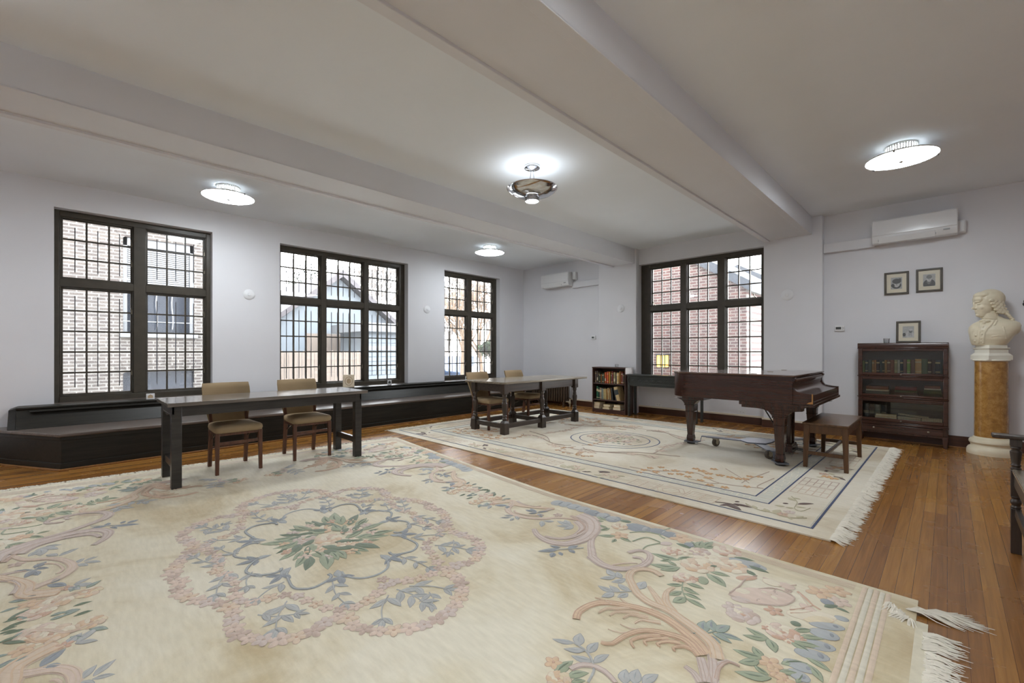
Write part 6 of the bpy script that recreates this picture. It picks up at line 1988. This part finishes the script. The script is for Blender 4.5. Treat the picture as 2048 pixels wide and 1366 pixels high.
# car parked beyond the far window
w = (-17.0, 13.8, -.45)
t = thing('car', 'pale blue parked car glimpsed low through the far window', 'car', w); t.rotation_euler = (0, 0, 2.2)
M_car = plain('car_paint', X(82, 106, 142), .2, var=.04)
prof = [(-2.1, .35), (-2.15, .75), (-1.9, .92), (-1.35, .98), (-.75, 1.42), (.55, 1.46), (1.2, 1.02), (1.95, .88), (2.15, .6), (2.1, .35)]
rg = lambda y, k: [(x * (1 if z < 1 else k), y, z if z < 1 else 1 + (z - 1) * 1) for x, z in prof]
MB().loft([[(x * .97, -.82, .1 + z * .92) for x, z in prof], [(x, -.7, z) for x, z in prof], [(x, .7, z) for x, z in prof], [(x * .97, .82, .1 + z * .92) for x, z in prof]]).build('body', M_car, t, .04)
m = MB()
for s in (-1, 1): m.prism([(-1.2, 1.02), (-.7, 1.36), (.5, 1.39), (1.02, 1.04)], s * .80 - .03, s * .80 + .03, 0, Mxz(0))
m.build('side_window', M_darkwin, t)
for x in (-1.3, 1.3):
    for s in (-1, 1): MB().lathe([(.18, -.1), (.32, -.1), (.34, -.06), (.34, .06), (.32, .1), (.18, .1)], 20, 0, T(x, s * .78, .34) @ rotx(PI / 2)).build('wheel', M_black, t)

# trees and shrubs
def tree(name, label, loc, h, seed, mt, leaf=None, twig_n=5, spread=.55, group='trees beyond the windows', r0=None):
    r = random.Random(seed); t = thing(name, label, 'tree' if 'shrub' not in name else 'shrub', loc, 0, group)
    m = MB(); tips = []
    def grow(p, d, L, rad, lev):
        pts = [p]; q = p
        for k in range(3):
            d = (d + Vector((r.uniform(-.18, .18), r.uniform(-.18, .18), r.uniform(-.02, .12)))).normalized()
            q = q + d * L / 3; pts.append(q)
        m.tube(pts, [rad, rad * .85, rad * .7, rad * .5], 6 if lev < 2 else 4)
        if lev >= 4: tips.append(q); return
        n = twig_n if lev < 3 else 4
        for k in range(n):
            a = 2 * PI * k / n + r.uniform(-.4, .4); s = spread + r.uniform(-.15, .2)
            nd = (d + Vector((math.cos(a) * s, math.sin(a) * s, r.uniform(-.05, .25)))).normalized()
            st = pts[1] + (q - pts[1]) * r.uniform(.4, 1)
            grow(st, nd, L * r.uniform(.6, .78), rad * .52, lev + 1)
    grow(Vector((0, 0, 0)), Vector((0, 0, 1)), h * .36, r0 or h * .02, 0)
    m.build('trunk', mt, t, fix=False)
    if leaf:
        m = MB()
        for q in tips:
            for k in range(7):
                c = q + Vector((r.gauss(0, .2), r.gauss(0, .2), r.gauss(0, .2))) * h * .12; s = r.uniform(.05, .10) * (1 + h * .02)
                R_ = Matrix.Rotation(r.uniform(0, 6.28), 4, Vector((r.gauss(0, 1), r.gauss(0, 1), r.gauss(0, 1))).normalized())
                m.add([(-s, 0, 0), (0, -s * .5, 0), (s, 0, 0), (0, s * .5, 0)], [[0, 1, 2, 3]], 0, T(*c) @ R_)
        m.build('foliage', leaf, t, fix=False)
    return t
tree('bare_tree', 'tall bare tree behind the garage, in the upper centre of the middle window', (-25, 13.0, -.45), 11, 1, M_bark, None, 5)
tree('bare_tree', 'bare tree further right, in the upper right sash of the middle window', (-24, 17.5, -.45), 10, 2, M_bark, None, 5)
tree('leafy_tree', 'pale evergreen at the upper left of the middle window', (-30, 12.0, -.45), 8.5, 5, M_bark, M_leafd, 4)
tree('twiggy_shrub', 'dense bare brown shrub filling the left half of the far window', (-13.6, 10.9, -.45), 5.2, 8, M_twig, None, 5, .45, 'shrubs beyond the far window')
tree('twiggy_shrub', 'bare brown shrub in the middle of the far window', (-15.2, 13.4, -.45), 6.0, 9, M_twig, None, 5, .5, 'shrubs beyond the far window')
tree('leafy_shrub', 'bright green leafy bush low in the right half of the far window', (-12.6, 12.0, -.45), 2.6, 10, M_twig, M_leafg, 5, .6, 'shrubs beyond the far window')
tree('bare_tree', 'bare tree trunk high behind the shrubs in the far window', (-19.5, 18, -.45), 11, 12, M_bark, None, 5)

# red brick wing outside the piano window
w = (-6, 12.5, -.45)
BY = 10.35
t = thing('brick_wing', 'red brick wing with sloping slate roof outside the window behind the piano', 'building', w)
bxr = -3.09
m = MB()
m.prism([(-10.5, -.45), (bxr, -.45), (bxr, 2.62), (-6.4, 4.68), (-10.5, 2.1)], 0, 4.5, 0, Mxz(BY))
m.build('wall', M_brickB, t, world=w)
m = MB()
m.loft([[(bxr + .12, y, 2.50), (bxr + .12, y, 2.72), (-6.4, y, 4.92), (-6.4, y, 4.66)] for y in (BY - .1, BY + 4.6)])
m.loft([[(-10.8, y, 1.9), (-10.8, y, 2.12), (-6.4, y, 4.92), (-6.4, y, 4.66)] for y in (BY - .1, BY + 4.6)])
m.build('roof', M_slate, t, world=w)
w = (-.9, 19.5, -.45)
t = thing('slate_house', 'distant slate-roofed house seen in the right sash of the piano window', 'building', w)
m = MB(); m.prism([(-11, -.45), (-2.0, -.45), (-2.0, 2.2), (-5.8, 4.4), (-11, 1.4)], 0, 5, 0, Mxz(18.5)); m.build('wall', M_slate, t, world=w)
m = MB()
m.loft([[(-1.7, y, 2.0), (-1.7, y, 2.2), (-5.8, y, 4.6), (-5.8, y, 4.38)] for y in (18.3, 23.6)]); m.loft([[(-11.3, y, 1.2), (-11.3, y, 1.4), (-5.8, y, 4.6), (-5.8, y, 4.38)] for y in (18.3, 23.6)])
m.build('roof', M_slate, t, world=w)
f = MB().box(-5.1, -4.2, 18.42, 18.5, .2, 1.6).build('window', M_darkwin, t, world=w)
m = MB()
for x in (-5.15, -4.68, -4.2): m.box(x, x + .07, 18.38, 18.44, .15, 1.65)
for z in (.15, .65, 1.15, 1.6): m.box(-5.15, -4.13, 18.38, 18.44, z, z + .06)
m.build('window_frame', M_trimw, f, world=w)
t = thing('wall_lantern', 'lit amber wall lantern on the red brick wing outside the piano window', 'lantern', (-4.9, BY - .22, .98))
MB().box(-.1, .1, -.1, .1, -.14, .14).build('lamp_glass', emit('amber_lantern_glass', S(255, 190, 70), 2.2), t, .004)
m = MB()
for x in (-.105, .105):
    for y in (-.105, .105): m.box(x - .01, x + .01, y - .01, y + .01, -.16, .16)
for x in (0,): m.box(-.012, .012, -.11, .11, -.15, .15)
m.box(-.13, .13, -.13, .13, .15, .175); m.box(-.11, .11, -.11, .11, -.17, -.15); m.box(-.02, .02, .1, .23, -.02, .06)
m.build('frame', M_black, t)

# ------------------------------------------------------------------ daylight
wd = bpy.data.worlds.new('overcast_sky'); bpy.context.scene.world = wd; wd.use_nodes = True
nt = wd.node_tree; nt.nodes.clear()
o = nt.nodes.new('ShaderNodeOutputWorld'); bg = nt.nodes.new('ShaderNodeBackground')
tc = nt.nodes.new('ShaderNodeTexCoord'); sp = nt.nodes.new('ShaderNodeSeparateXYZ')
nt.links.new(tc.outputs['Generated'], sp.inputs[0])
r = ramp(nt, [(0, (.9, .9, .92, 1)), (.5, (.98, .97, .95, 1)), (.62, (.95, .97, 1.0, 1)), (1, (.78, .89, 1.0, 1))])
mr = N(nt, 'ShaderNodeMapRange'); mr.inputs['From Min'].default_value = -1; nt.links.new(sp.outputs[2], mr.inputs[0])
nt.links.new(mr.outputs[0], r.inputs[0]); nt.links.new(r.outputs[0], bg.inputs[0]); bg.inputs[1].default_value = 19.0
nt.links.new(bg.outputs[0], o.inputs[0])
def portal(name, loc, rot, sx, sy):
    l = bpy.data.lights.new(name, 'AREA'); l.shape = 'RECTANGLE'; l.size = sx; l.size_y = sy; l.cycles.is_portal = True
    ob = bpy.data.objects.new(name, l); COL.objects.link(ob); ob.location = loc; ob.rotation_euler = rot
zc = (ZB + ZT) / 2; hz_ = ZT - ZB
for a, b_ in (W1, W2, W3): portal('window_daylight', (XW - .3, (a + b_) / 2, zc), (PI / 2, 0, -PI / 2), b_ - a, hz_)
portal('window_daylight', ((W4[0] + W4[1]) / 2, 8.33, zc), (-PI / 2, 0, 0), W4[1] - W4[0], hz_)

# ------------------------------------------------------------------ camera and colour
cam = bpy.data.cameras.new('camera'); co = bpy.data.objects.new('camera', cam); COL.objects.link(co)
co.location = (0, 0, 1.22); co.rotation_euler = (PI / 2, 0, math.radians(44.73))
cam.sensor_fit = 'HORIZONTAL'; cam.sensor_width = 36; cam.lens = 36 * 878.8 / 2048; cam.shift_y = 19.5 / 2048
cam.clip_start = .02; cam.clip_end = 300
sc = bpy.context.scene; sc.camera = co
sc.view_settings.view_transform = 'Standard'; sc.view_settings.look = 'None'; sc.view_settings.gamma = 1
sc.view_settings.use_curve_mapping = False; sc.view_settings.exposure = 0.32
cy = sc.cycles
cy.use_denoising = True; cy.max_bounces = 10; cy.diffuse_bounces = 5; cy.glossy_bounces = 4; cy.transparent_max_bounces = 16; cy.transmission_bounces = 6
cy.sample_clamp_indirect = 6; cy.caustics_reflective = False; cy.caustics_refractive = False
